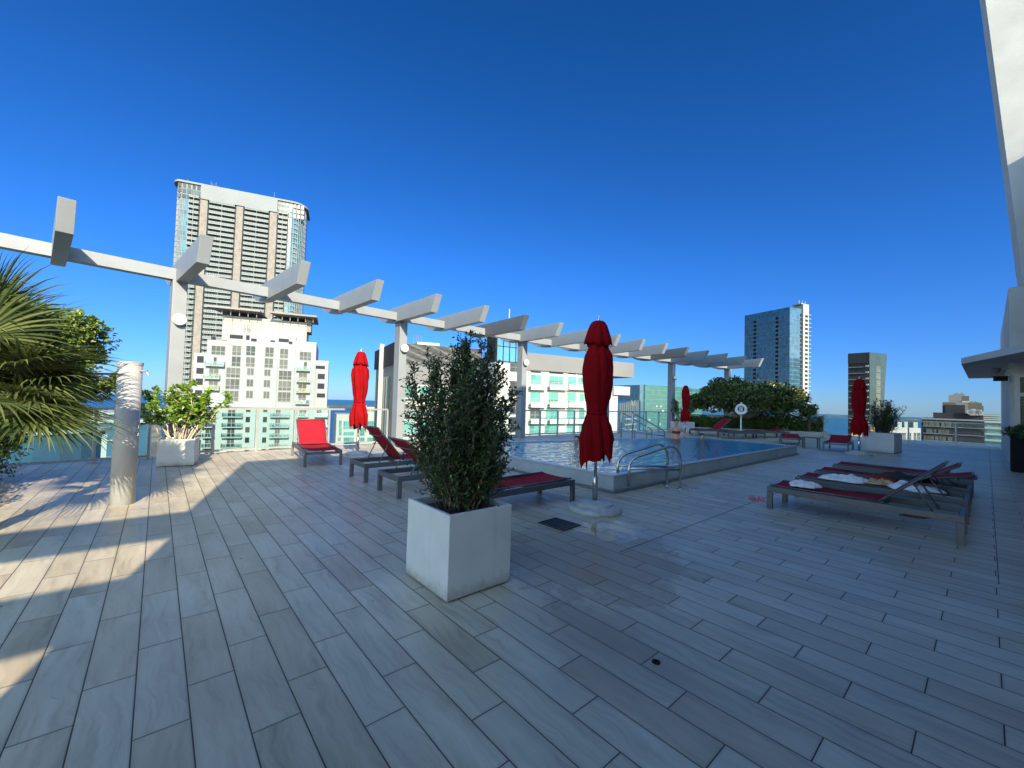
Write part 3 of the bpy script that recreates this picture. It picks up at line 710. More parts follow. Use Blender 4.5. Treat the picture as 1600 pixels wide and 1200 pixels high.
# ------------------------------------------------------------------ closed umbrellas
def umbrella(x, y, label, seed, top=2.66, fat=1.0, lean=0, knot=1.36):
    root = empty('closed_umbrella', (x, y, 0), random.Random(seed).uniform(0, 1), label, 'umbrella', 'closed red umbrellas standing on the deck')
    rnd = random.Random(seed); ph = rnd.uniform(0, 6)
    mb = MB(); mb.lathe([(.365, 0), (.37, .03), (.35, .065), (.25, .085), (.245, .12), (.10, .14), (.05, .145)], 48); mb.build('base', M['stone'], root, bevel=.006)
    mb = MB(); mb.lathe([(.036, .14), (.036, .46), (.030, .47)], 20); mb.build('base_tube', M['steel'], root, smooth=True)
    mb = MB(); mb.tube([(.03, 0, .30), (.085, 0, .30)], .011, 8); mb.lathe([(.0, -.02), (.022, -.01), (.022, .012), (0, .02)], 10, (.09, 0, .30)); mb.build('clamp_knob', M['alu'], root, smooth=True)
    mb = MB(); mb.lathe([(.021, .45), (.021, top-.02), (0, top-.015)], 16); mb.build('pole', M['steel'], root, smooth=True)
    mb = MB(); mb.lathe([(.012, top-.01), (.018, top+.03), (.008, top+.05), (.014, top+.085), (0, top+.10)], 12); mb.build('finial', M['steel'], root, smooth=True)
    # canvas: eight folded panels gathered around the pole
    prof = []
    keys = [(.74, .195), (.86, .205), (1.0, .208), (1.15, .180), (1.28, .150), (knot, .132), (knot+.08, .140), (1.6, .165), (1.8, .185), (2.0, .195), (2.15, .183), (2.3, .135), (2.42, .11), (top-.06, .07)]
    for (z0, r0), (z1, r1) in zip(keys[:-1], keys[1:]):
        for k in range(5): t = k/5; tt = t*t*(3-2*t); prof.append((r0+(r1-r0)*tt, z0+(z1-z0)*t))
    prof.append((keys[-1][1], keys[-1][0]))
    N = 96
    hem = [rnd.uniform(-.14, .10) for _ in range(8)]; amp = [rnd.uniform(.8, 1.25) for _ in range(8)]
    def fn(r, z, t, i):
        tw = t+ph+.35*(z-1.3)
        s8 = 4*tw/math.pi; fold = abs((s8 % 1)-.5)*2
        kf = .28 if z < knot else .17
        kf *= min(1, abs(z-knot)*3+.35)*min(1, max(.12, (top-z)*2.2))
        idx = int(s8) % 8
        wob = .10*noise.noise(Vector((math.cos(t)*1.5, math.sin(t)*1.5, z*2.2+seed*3)))+.04*noise.noise(Vector((math.cos(t)*5, math.sin(t)*5, z*5+seed)))
        rr = r*fat*(1+kf*(fold-.5)*amp[idx]+wob*1.3)
        zz = z
        if z < 1.0: zz = z+(1.0-z)/.26*((hem[idx]*(1-abs((s8 % 1)-.5)*2)+hem[(idx+1) % 8]*abs((s8 % 1)-.5)*2)*.8-.12*fold+.05)
        return max(rr, .03), zz
    mb = MB(); mb.lathe(prof, N, (0, 0, 0), fn)
    mb.f = mb.f[:-2]; mb.m = mb.m[:-2]   # open below and above
    o = mb.build('canvas', M['canvas'], root, smooth=True); sd_ = o.modifiers.new('thick', 'SOLIDIFY'); sd_.thickness = .004
    def fn2(r, z, t, i):
        tw = t+ph; fold = abs(((4*tw/math.pi) % 1)-.5)*2
        w_ = .07*noise.noise(Vector((math.cos(t)*2, math.sin(t)*2, seed+z)))
        return r*fat*(1+.20*(fold-.5)*(1 if r > .1 else .3)+w_), z-(.03*fold+.02*math.sin(t*1.7+seed) if i == 0 else 0)
    z0 = top
    mb = MB(); mb.lathe([(.182, z0-.32), (.168, z0-.25), (.140, z0-.15), (.112, z0-.06), (.092, z0-.015), (.07, z0+.002), (.02, z0+.008)], N, (0, 0, 0), fn2)
    mb.f = mb.f[:-2]; mb.m = mb.m[:-2]
    o = mb.build('top_cap', M['canvas'], root, smooth=True); sd_ = o.modifiers.new('thick', 'SOLIDIFY'); sd_.thickness = .004
    mb = MB(); mb.lathe([(.140*fat, knot-.012), (.146*fat, knot), (.140*fat, knot+.015)], 48, (0, 0, 0), lambda r, z, t, i: (r*(1+.05*noise.noise(Vector((math.cos(t)*2, math.sin(t)*2, seed)))), z))
    mb.build('tie', M['canvas'], root, smooth=True)
    a = rnd.uniform(2.9, 3.6)
    mb = MB(); mb.bar((-.16, -.02, .86), (-.13, -.02, 1.2), .012, .012) ; mb.build('rib_end', M['cream'], root)
    root.rotation_euler.x = lean
    return root
umbrella(4.70, 3.60, 'tall closed dark red umbrella on a round stone base at the near pool corner', 2, 2.66, 1.02)
ul = at(558, 713)
umbrella(ul.x, ul.y, 'bright sunlit closed red umbrella beside the empty sunlit lounger', 5, 2.62, 1.0)
umbrella(18.2, 2.86, 'closed dark red umbrella left of the far white planter', 9, 2.58, 1.05)
umbrella(20.9, 10.3, 'closed red umbrella at the far end of the pool before a pergola column', 13, 2.55, 1.0)
# ------------------------------------------------------------------ planters and plants
def planter(name, x, y, rz, w_, d_, h, mt, label, taper=.0, wall=.035):
    root = empty(name, (x, y, 0), rz, label, 'planter')
    a, b = w_/2, d_/2; mb = MB()
    po = [(-a, -b), (a, -b), (a, b), (-a, b)]; ti = taper
    pl = [(x_*(1-ti), y_*(1-ti)) for x_, y_ in po]; pi_ = [(x_-math.copysign(wall, x_), y_-math.copysign(wall, y_)) for x_, y_ in po]
    for i in range(4):
        j = (i+1) % 4
        mb.face([(*pl[i], .012), (*pl[j], .012), (*po[j], h), (*po[i], h)])
        mb.face([(*po[i], h), (*po[j], h), (*pi_[j], h), (*pi_[i], h)])
        mb.face([(*pi_[i], h), (*pi_[j], h), (*pi_[j], h-.12), (*pi_[i], h-.12)])
    mb.face([(*p, .012) for p in pl][::-1])
    o = mb.build('pot', M[mt], root)
    import bmesh as _b
    bm = _b.new(); bm.from_mesh(o.data); _b.ops.remove_doubles(bm, verts=bm.verts, dist=1e-4); _b.ops.recalc_face_normals(bm, faces=bm.faces); bm.to_mesh(o.data); bm.free()
    bv = o.modifiers.new('bevel', 'BEVEL'); bv.width = .008; bv.segments = 2
    n = 16; mb = MB(); P = []
    for i in range(n+1):
        for j in range(n+1):
            xx, yy = -a+wall*.8+(2*a-1.6*wall)*i/n, -b+wall*.8+(2*b-1.6*wall)*j/n
            P.append((xx, yy, h-.055+.03*noise.noise(Vector((xx*9, yy*9, x)))))
    mb.v = P
    for i in range(n):
        for j in range(n): q = i*(n+1)+j; mb.f.append([q, q+n+1, q+n+2, q+1]); mb.m.append(0)
    mb.build('soil', M['soil'], root, smooth=True)
    return root
def leaf(mb, p, d, up_, L, W, fold=.25, n=1):
    """one pointed leaf from p along d"""
    s = d.cross(up_)
    if s.length < 1e-3: s = Vector((1, 0, 0))
    s.normalize(); u_ = s.cross(d).normalized()
    m_ = p+d*L*.5-u_*L*.04; b = len(mb.v)
    mb.v += [tuple(p), tuple(m_+s*W/2+u_*W*fold), tuple(p+d*L-u_*L*.10), tuple(m_-s*W/2+u_*W*fold), tuple(m_-s*0)]
    mb.f += [[b, b+1, b+4], [b+1, b+2, b+4], [b+2, b+3, b+4], [b+3, b, b+4]]; mb.m += [0]*4
def rvec(rnd):
    while True:
        v = Vector((rnd.uniform(-1, 1), rnd.uniform(-1, 1), rnd.uniform(-1, 1)))
        if .05 < v.length < 1: return v.normalized()
def crown_plant(root, z0, stems, spread, hfun, lm, LL, LW, seed, dens=45, bark='bark', r0=.012, start=.15, twig=.22, kink=.10, flat=1.0, name='foliage', tw_n=1.0, drop=0.0):
    """stems rising from the soil, twigs along them, leaves along the twigs"""
    rnd = random.Random(seed); mb = MB(); st = MB()
    for i in range(stems):
        a = rnd.uniform(0, 2*math.pi); q = rnd.random()**.6
        h = hfun(q, rnd); out = spread*q
        base = Vector((math.cos(a)*.06*rnd.random()*3, math.sin(a)*.06*rnd.random()*3, z0-.06))
        tip = Vector((math.cos(a)*out, math.sin(a)*out*flat, z0+h))
        pts = []; ns = 9
        for k in range(ns+1):
            t = k/ns; p = base.lerp(tip, t); bulge = math.sin(t*math.pi)*.12
            p = Vector((base.x+(tip.x-base.x)*(t**.75), base.y+(tip.y-base.y)*(t**.75), base.z+(tip.z-base.z)*t))
            p += Vector((noise.noise(Vector((i*3.1, k*.6, 0))), noise.noise(Vector((i*3.1, k*.6, 9))), 0))*kink*t
            pts.append(p)
        st.tube(pts, [r0*(1-.75*k/ns) for k in range(ns+1)], 6)
        nt = int((h)*dens*tw_n)
        for k in range(nt):
            t = start+(1-start)*rnd.random()**.85
            f = t*ns; j = min(int(f), ns-1); p = pts[j].lerp(pts[j+1], f-j); ax = (pts[j+1]-pts[j]).normalized()
            tl = twig*(1.15-t*.75)*rnd.uniform(.5, 1.1)
            d = (rvec(rnd)*1.0+ax*.8+Vector((0, 0, .25-drop))).normalized(); e = p+d*tl
            if k % 2 == 0: st.tube([p, e], [.003, .0015], 4, False)
            nl = max(3, int(tl/LL*2.2))
            for m_ in range(nl):
                pp = p.lerp(e, (m_+1)/nl); dd = (d*.7+rvec(rnd)*.9+Vector((0, 0, .15-drop))).normalized()
                s_ = rnd.uniform(.7, 1.15); leaf(mb, pp, dd, (rvec(rnd)*.7+Vector((0, 0, 1))).normalized(), LL*s_, LW*s_)
        leaf(mb, pts[-1], (ax*1.0).normalized(), rvec(rnd), LL, LW)
    f_ = mb.build(name, M[lm], root); f_.data.update(); b_ = st.build('stems', M[bark], root, smooth=True)
    return f_
px_, py_ = 2.0, 2.93
planter('planter', 1.97, 2.92, 0, .61, .66, .64, 'white', 'large square white planter holding the tall dark shrub in the foreground')
sh = empty('potted_shrub', (1.97, 2.92, 0), 0, 'tall dense dark green small-leaved shrub in the large foreground planter', 'shrub')
crown_plant(sh, .60, 57, .50, lambda q, r: 1.40-.38*q*q+r.uniform(-.45, .10), 'l_shrub', .036, .022, 14, 64, twig=.21, kink=.13, start=.08, r0=.008)
crown_plant(sh, .60, 22, .50, lambda q, r: .42+r.uniform(-.12, .35), 'l_shrub', .030, .016, 12, 64, twig=.16, kink=.06, start=.4, r0=.006)
pl = at(283, 727); plx, ply = .38, 10.82
planter('planter', plx, ply, R(-12), .60, .5, .54, 'white', 'white square planter holding the broad-leaved plant beside the round pole')
sh = empty('broad_leaved_plant', (plx, ply, 0), 0, 'sunlit light green broad-leaved plant spreading from the white planter by the railing', 'plant')
crown_plant(sh, .48, 22, .90, lambda q, r: 1.26-.40*q+r.uniform(-.45, .12), 'l_fig', .115, .08, 21, 34, 'palebark', twig=.13, kink=.2, start=.38, r0=.016, flat=.7)
planter('planter', 20.35, 2.55, R(-6), 1.0, .9, .72, 'white', 'white planter holding the dark bush beside the far umbrella')
sh = empty('potted_bush', (20.35, 2.55, 0), 0, 'dark spiky bush in the far white planter near the curved tower', 'shrub')
crown_plant(sh, .66, 34, .62, lambda q, r: 1.35-.5*q+r.uniform(-.3, .1), 'l_shrub', .075, .03, 31, 30, twig=.3, kink=.15, start=.08, r0=.012)
planter('planter', 17.42, -.78, 0, .6, .75, 1.0, 'black', 'tall black planter standing by the window wall at the right edge')
sh = empty('drooping_plant', (17.42, -.72, 0), 0, 'dark drooping leafy plant spilling from the tall black planter', 'plant')
crown_plant(sh, .98, 8, .62, lambda q, r: .06+.10*r.random(), 'l_shrub', .13, .06, 41, 60, twig=.2, kink=.05, start=.2, drop=.35, tw_n=6)
pp = at(1604, 775); sh = empty('leafy_plant', (11.75, -.66, 0), 0, 'dark leafy plant tip poking in low at the right edge of the deck', 'plant')
crown_plant(sh, .06, 7, .24, lambda q, r: .10+.22*r.random(), 'l_shrub', .09, .05, 43, 60, twig=.12, kink=.05, start=.1, tw_n=3)
planter('planter', 22.0, 11.0, R(-30), 1.1, .6, .62, 'white', 'far white planter behind the pool holding a small dark tree')
sh = empty('small_tree', (22.0, 11.0, 0), 0, 'small dark tree in the far white planter near the pergola column', 'tree')
crown_plant(sh, .58, 16, .75, lambda q, r: 1.35-.3*q+r.uniform(-.4, .1), 'l_grape', .11, .08, 51, 22, 'palebark', twig=.22, kink=.2, start=.35, r0=.02)
# low hedge at the left edge
def hedge(name, x0, x1, y0, y1, h, lm, label, seed, n, LL=.05, LW=.03, rz=0, loc=(0, 0, 0), jag=.12):
    root = empty(name, loc, rz, label, 'hedge'); rnd = random.Random(seed); mb = MB()
    for k in range(n):
        x, y = rnd.uniform(x0, x1), rnd.uniform(y0, y1); t = rnd.random(); z = h*(t**.6)*(1+jag*2*noise.noise(Vector((x*2.3, y*2.3, seed))))
        e = noise.noise(Vector((x*3, y*3, z*3)))*jag
        leaf(mb, Vector((x+e, y+e, z)), (rvec(rnd)+Vector((0, 0, .5))).normalized(), rvec(rnd), LL*rnd.uniform(.7, 1.3), LW*rnd.uniform(.7, 1.3))
    mb.build('foliage', M[lm], root)
    st = MB()
    for k in range(14):
        x, y = rnd.uniform(x0, x1), rnd.uniform(y0, y1); st.tube([(x, y, 0), (x+rnd.uniform(-.1, .1), y+rnd.uniform(-.1, .1), h*.7)], [.014, .006], 6)
    st.build('stems', M['bark'], root)
    return root
hedge('hedge', -2.9, -1.72, 6.9, 10.9, .62, 'l_grape', 'low dark green hedge at the left edge under the tree', 61, 9000)
# raised bed beyond the pool
bed = empty('raised_bed', (26, 8, 0), 0, 'long raised planting bed with pale wall beyond the pool', 'planter wall')
bd = Vector((4.4, -6.4, 0)).normalized(); bnrm = Vector((-bd.y, bd.x, 0))
def bedT(o): return lambda u, v_, z: tuple(Vector((23.0, 11.4, 0))+bd*u+bnrm*v_+Vector((0, 0, z)))
mb = MB(); mb.box(0, 7.2, .9, 1.1, 0, 1.02, bedT(0)); par(mb.build('rear_wall', M['stucco']), bed)
mb = MB(); mb.box(0, 7.2, -.1, 0, 0, .30, bedT(0)); par(mb.build('front_kerb', M['stucco']), bed)
mb = MB(); mb.box(0, 7.2, 0, .9, 0, .26, bedT(0)); par(mb.build('soil', M['soil']), bed)
root = hedge('hedge', 0, 7.1, .05, .85, .62, 'l_hedge', 'leafy hedge growing in the raised bed behind the far loungers', 62, 11000, .10, .07, math.atan2(bd.y, bd.x), (23.0, 11.4, .22), .15)
def tree(name, loc, label, crown, lm, seed, nleaf, LL, LW, branches, bark, trunk_r=.09, group=None, hub=.7, lumps=26, cat='tree', low=False):
    """crown: (cx, cy, cz, rx, ry, rz) relative to loc"""
    root = empty(name, loc, 0, label, cat, group); rnd = random.Random(seed); cx, cy, cz, rx, ry, rz = crown
    tr = MB(); lp = []
    for k in range(lumps):
        v_ = rvec(rnd); v_.z = v_.z if low or rnd.random() > .8 else abs(v_.z)*1.0-.25
        f = rnd.uniform(.55, .95); c_ = Vector((cx+v_.x*rx*f, cy+v_.y*ry*f, cz+v_.z*rz*f)); lp.append((c_, rnd.uniform(.22, .40)*min(rx, ry, rz*1.3)))
    hubp = Vector((cx*.4, cy*.4, hub))
    tr.tube([(0, 0, 0), (cx*.15, cy*.15, hub*.5), hubp], [trunk_r*1.3, trunk_r, trunk_r*.85], 10)
    for k in range(branches):
        c_, r_ = lp[k % len(lp)]; mid = hubp.lerp(c_, .5)+Vector((rnd.uniform(-.15, .15), rnd.uniform(-.15, .15), rnd.uniform(-.05, .15)))*rx*.5
        tr.tube([hubp, hubp.lerp(mid, .5)+rvec(rnd)*.04, mid, c_], [trunk_r*.6, trunk_r*.45, trunk_r*.3, trunk_r*.1], 7)
        for q in range(3):
            e = c_+rvec(rnd)*r_; tr.tube([mid.lerp(c_, .6), e], [trunk_r*.15, trunk_r*.05], 5)
    tr.build('trunk', M[bark], root, smooth=True)
    mb = MB()
    for k in range(nleaf):
        c_, r_ = lp[rnd.randrange(len(lp))]; v_ = rvec(rnd); f = rnd.random()**.45
        p = c_+v_*r_*f*Vector((1, 1, 1)).length/1.73; p.z = c_.z+v_.z*r_*f*.85
        n_ = noise.noise(p*(2.2/max(.5, min(rx, rz))))
        if n_ < -.28: continue
        d = (v_*.8+rvec(rnd)*.8+Vector((0, 0, .1))).normalized(); s_ = rnd.uniform(.7, 1.2)
        leaf(mb, p, d, (Vector((0, 0, 1))+rvec(rnd)*.8).normalized(), LL*s_, LW*s_)
    mb.build('crown', M[lm], root)
    return root
tree('sea_grape_tree', (25.4, 9.1, .25), 'wide low dark tree with twisting pale branches growing in the raised bed', (.0, .0, 1.60, 2.3, 3.5, 1.30), 'l_grape', 71, 30000, .17, .13, 26, 'palebark', .08, lumps=80, hub=.45)
tree('leafy_tree', (-2.3, 9.4, 0), 'yellow-green leafy tree leaning in from the left behind the palm', (.45, -.3, 1.80, 1.35, 1.1, 1.15), 'l_tree', 72, 46000, .085, .055, 14, 'bark', .06, lumps=76, hub=.9, low=True)
# ------------------------------------------------------------------ palms
def fan_palm(name, loc, label, seed, fronds, PL, BL, th=1.6, droop=.6, lm='l_palm', nl=30, tr_r=.09, zmin=-.6, aim=None):
    root = empty(name, loc, 0, label, 'palm'); rnd = random.Random(seed)
    tr = MB(); tr.tube([(0, 0, 0), (.02, .01, th*.5), (0, 0, th)], [tr_r*1.2, tr_r, tr_r*.9], 12); 
    for k in range(26):
        z = th*(.15+.85*k/26); a = k*2.4; tr.tube([(math.cos(a)*tr_r*.8, math.sin(a)*tr_r*.8, z), (math.cos(a)*tr_r*1.5, math.sin(a)*tr_r*1.5, z+.07)], [.02, .008], 5)
    tr.build('trunk', M['bark'], root, smooth=True)
    hubz = th+.02
    for k in range(fronds):
        a = k*2.39996+rnd.uniform(-.2, .2); el = rnd.uniform(zmin, 1.35)
        if aim is not None and rnd.random() < .55: a = aim+rnd.uniform(-.8, .8)
        d = Vector((math.cos(a)*math.cos(el), math.sin(a)*math.cos(el), math.sin(el)))
        b0 = Vector((0, 0, hubz)); pl_ = PL*rnd.uniform(.75, 1.1); h = b0+d*pl_; h.z -= pl_*.12
        mb = MB(); mb.tube([b0, b0+d*pl_*.5+Vector((0, 0, .02)), h], [.011, .008, .006], 6)
        side = d.cross(Vector((0, 0, 1))).normalized(); nrm = side.cross(d).normalized(); tw = rnd.uniform(-.5, .5)
        side = (side*math.cos(tw)+nrm*math.sin(tw)); nrm = side.cross(d).normalized()
        for j in range(nl):
            t = -1+2*(j+.5)/nl; ang = t*R(118); ld = (d*math.cos(ang)+side*math.sin(ang)+nrm*(.22-.1*abs(t))).normalized()
            LLn = BL*(1-.28*abs(t))*rnd.uniform(.88, 1.06); ws = ld.cross(nrm).normalized(); pts = []; ww = BL*.030
            prev = h; seg = 6; cur = ld.copy()
            for s_ in range(seg+1):
                u_ = s_/seg; pts.append((prev.copy(), ww*(.35+1.3*u_ if u_ < .4 else .87*(1-u_)/.6+.02)))
                cur = (cur+Vector((0, 0, -droop*(.05+.30*u_*u_)))).normalized(); prev = prev+cur*LLn/seg
            b = len(mb.v)
            for p_, w_ in pts: mb.v += [tuple(p_-ws*w_+nrm*w_*.4), tuple(p_), tuple(p_+ws*w_+nrm*w_*.4)]
            for s_ in range(seg):
                o_ = b+3*s_; mb.f += [[o_, o_+1, o_+4, o_+3], [o_+1, o_+2, o_+5, o_+4]]; mb.m += [0, 0]
        mb.build('frond', M[lm], root)
    return root
fan_palm('fan_palm', (-1.50, 6.0, 0), 'fan palm with drooping split fronds filling the left edge', 81, 54, .64, .76, 1.56, .9, nl=32, aim=R(35))
fan_palm('fan_palm', (26.6, 6.25, 0), 'small dark palm at the right end of the raised bed', 85, 22, .45, .55, .95, .7, 'l_grape', 16, .08, -.3)
# ------------------------------------------------------------------ life ring on its post
lr = empty('life_ring', tuple(Vector((at_dist(1158, 640, 23.4).x, at_dist(1158, 640, 23.4).y, 0))), R(-70), 'white life ring hanging on a white post in front of the wide tree', 'life ring')
mb = MB(); mb.box(-.03, .03, .06, .12, 0, 1.75); mb.build('post', M['lamp'], lr)
mb = MB(); nn_, mm = 36, 14
for i in range(nn_):
    for j in range(mm):
        A, B = 2*math.pi*i/nn_, 2*math.pi*j/mm; rr = .215+.07*math.cos(B)
        mb.v.append((rr*math.cos(A), .06*math.sin(B)-.03, 1.40+rr*math.sin(A)))
for i in range(nn_):
    for j in range(mm): mb.f.append([i*mm+j, ((i+1) % nn_)*mm+j, ((i+1) % nn_)*mm+(j+1) % mm, i*mm+(j+1) % mm]); mb.m.append(0)
mb.build('ring', M['lamp'], lr, smooth=True)
mb = MB(); mb.box(-.09, .09, -.02, .05, 1.28, 1.55); mb.build('bracket', M['alu'], lr, bevel=.02)
mb = MB(); mb.tube([(.275*math.cos(t), -.065-.02*math.sin(3*t), 1.40+.275*math.sin(t)) for t in [2*math.pi*k/24 for k in range(25)]], .012, 6); mb.build('rope', M['w_cream'], lr, smooth=True)
# ------------------------------------------------------------------ people
def skin_mesh(name, V, E, rad, mt, parent=None, sub=2, rootv=0):
    me = bpy.data.meshes.new(name); me.from_pydata(V, E, []); me.materials.append(M[mt])
    o = bpy.data.objects.new(name, me); C.objects.link(o)
    sk = o.modifiers.new('skin', 'SKIN'); sk.use_smooth_shade = True
    if not me.skin_vertices:
        bpy.context.view_layer.objects.active = o
        with bpy.context.temp_override(object=o, active_object=o): bpy.ops.object.modifier_add(type='SUBSURF') if False else None
    if not me.skin_vertices: me.attributes  # created with the modifier
    for i, r_ in enumerate(rad):
        v = me.skin_vertices[0].data[i]; v.radius = r_ if isinstance(r_, tuple) else (r_, r_); v.use_root = (i == rootv)
    sb = o.modifiers.new('sub', 'SUBSURF'); sb.levels = sub; sb.render_levels = sub
    if parent: o.parent = parent
    return o
def person(loc, rz, label, pose, z=0):
    root = empty('person', loc, rz, label, 'person')
    V, E, Rr = [], [], []
    def add(p, r_, prev=None):
        V.append(p); Rr.append(r_)
        if prev is not None: E.append((prev, len(V)-1))
        return len(V)-1
    pel = add((0, 0, .92), (.15, .105)); ab = add((0, .01, 1.06), (.118, .088), pel); ch = add((0, .01, 1.24), (.135, .10), ab)
    sh_ = add((0, .0, 1.37), (.10, .08), ch); nk = add((0, -.008, 1.445), .046, sh_); cn = add((0, -.022, 1.50), (.055, .062), nk); hd = add((0, -.018, 1.575), (.086, .096), cn); ht = add((0, -.012, 1.655), (.070, .082), hd)
    for s in (-1, 1):
        hp = add((s*.09, 0, .84), .088, pel); kn = add((s*.10, -.02, .47), .058, hp); an = add((s*.10, .02, .08), .038, kn); to = add((s*.11, -.13, .03), .032, an)
        so_ = add((s*.145, .0, 1.365), .050, sh_)
        if pose == 'akimbo': pts = [((s*.33, .05, 1.19), .036), ((s*.19, -.06, 1.00), .026), ((s*.14, -.10, .97), .02)]
        elif pose == 'swim': pts = [((s*.34, -.12, 1.36), .036), ((s*.44, -.30, 1.33), .026), ((s*.46, -.38, 1.33), .02)]
        else: pts = [((s*.24, -.05, 1.14), .036), ((s*.26, -.20, .96), .026), ((s*.26, -.27, .93), .02)]
        pr = so_
        for p, r_ in pts: pr = add(p, r_, pr)
        hx, hy, hz = pts[-1][0]; dx, dy, dz = [a-b for a, b in zip(pts[-1][0], pts[-2][0])]; l_ = math.sqrt(dx*dx+dy*dy+dz*dz); dx, dy, dz = dx/l_, dy/l_, dz/l_
        sd_ = Vector((dx, dy, dz)).cross(Vector((0, 0, 1))).normalized() if abs(dz) < .9 else Vector((1, 0, 0))
        for q, ln in ((-1.5, .06), (-.5, .075), (.5, .07), (1.5, .055)):
            b0 = Vector((hx, hy, hz))+sd_*q*.014; f1 = add(tuple(b0+Vector((dx, dy, dz))*.03), .0085, pr); add(tuple(b0+Vector((dx, dy, dz))*(.03+ln)+Vector((0, 0, -.012))), .007, f1)
        add(tuple(Vector((hx, hy, hz))+sd_*.045+Vector((dx, dy, dz))*.01), .009, pr)
    body = skin_mesh('body', V, E, Rr, 'skin', root)
    body.data.materials[0] = M['skin']
    def blob(name, mt, c_, s_, n=16):
        mb = MB(); pr = [(math.sin(math.pi*k/10)*s_[0]+1e-5, -math.cos(math.pi*k/10)*s_[2]) for k in range(11)]
        mb.lathe(pr, n, (0, 0, 0), lambda r_, z_, t, i: (r_, z_)); mb.v = [(x+c_[0], y*s_[1]/s_[0]+c_[1], z_+c_[2]) for x, y, z_ in mb.v]
        return mb.build(name, M[mt], root, smooth=True)
    # face: nose, eyes, mouth, ears; hair
    blob('nose', 'skin', (0, -.100, 1.565), (.012, .018, .02), 8)
    for s in (-1, 1): blob('eye', 'black', (s*.028, -.090, 1.592), (.010, .006, .006), 8); blob('ear', 'skin', (s*.078, -.01, 1.585), (.012, .018, .028), 8)
    blob('mouth', 'redcloth', (0, -.084, 1.528), (.020, .008, .006), 8)
    blob('hair', 'hair', (0, .018, 1.640), (.086, .096, .070)); 
    return root, blob
WZ = .27
w_, blob = person((14.3, 7.38, -.70), R(-62), 'woman in dark red bikini standing waist-deep, hands on hips, at the far pool edge', 'akimbo')
blob('bun', 'hair', (0, .08, 1.70), (.036, .036, .036))
def band(root, name, mt, z0, z1, rx, ry, y=0.01):
    mb = MB(); mb.lathe([(1.0, z0), (1.03, (z0+z1)/2), (1.0, z1)], 24); mb.f = mb.f[:-2]; mb.m = mb.m[:-2]
    mb.v = [(x*rx, yy*ry+y, z_) for x, yy, z_ in mb.v]; o = mb.build(name, M[mt], root, smooth=True); s_ = o.modifiers.new('t', 'SOLIDIFY'); s_.thickness = .004
band(w_, 'swimsuit_top', 'redcloth', 1.19, 1.28, .142, .108); band(w_, 'swimsuit_bottom', 'redcloth', .84, .97, .158, .122)
m_, blob = person((15.2, 6.85, -1.20), R(-40), 'person with dark hair submerged to the shoulders in the shaded far corner of the pool', 'relaxed')
s_, blob = person((9.8, 8.3, -1.22), R(10), 'swimmer with dark hair, only the head above the rippling water, near the far pool edge', 'swim')
s_.rotation_euler = (R(-8), 0, R(-60))
# ------------------------------------------------------------------ far buildings
class Face:
    """a vertical facade plane: passes at distance dist along pixel column px, runs along compass bearing brg"""
    def __init__(s, px, dist, brg, org=None):
        if org is None:
            d = ray(px, 620); k = dist/math.hypot(d.x, d.y); s.O = Vector((d.x*k, d.y*k, 0))
        else: s.O = Vector((org.x, org.y, 0))
        s.u = Vector((math.sin(brg), math.cos(brg), 0)); s.n = Vector((s.u.y, -s.u.x, 0))
        if s.n.dot(s.O) > 0: s.n = -s.n
    def hit(s, x, y):
        d = ray(x, y); t = s.O.dot(s.n)/d.dot(s.n); p = d*t
        return (p-s.O).dot(s.u), CAMH+p.z
    def w(s, u, d, z): return s.O+s.u*u-s.n*d+Vector((0, 0, z))
    def T(s, a, b, c): return tuple(s.w(a, b, c))
    def rect(s, x0, y0, x1, y1):
        xm, ym = (x0+x1)/2, (y0+y1)/2
        u0 = s.hit(x0, ym)[0]; u1 = s.hit(x1, ym)[0]; z1 = s.hit(xm, y0)[1]; z0 = s.hit(xm, y1)[1]
        return u0, u1, z0, z1
GZ = SEA+1.5
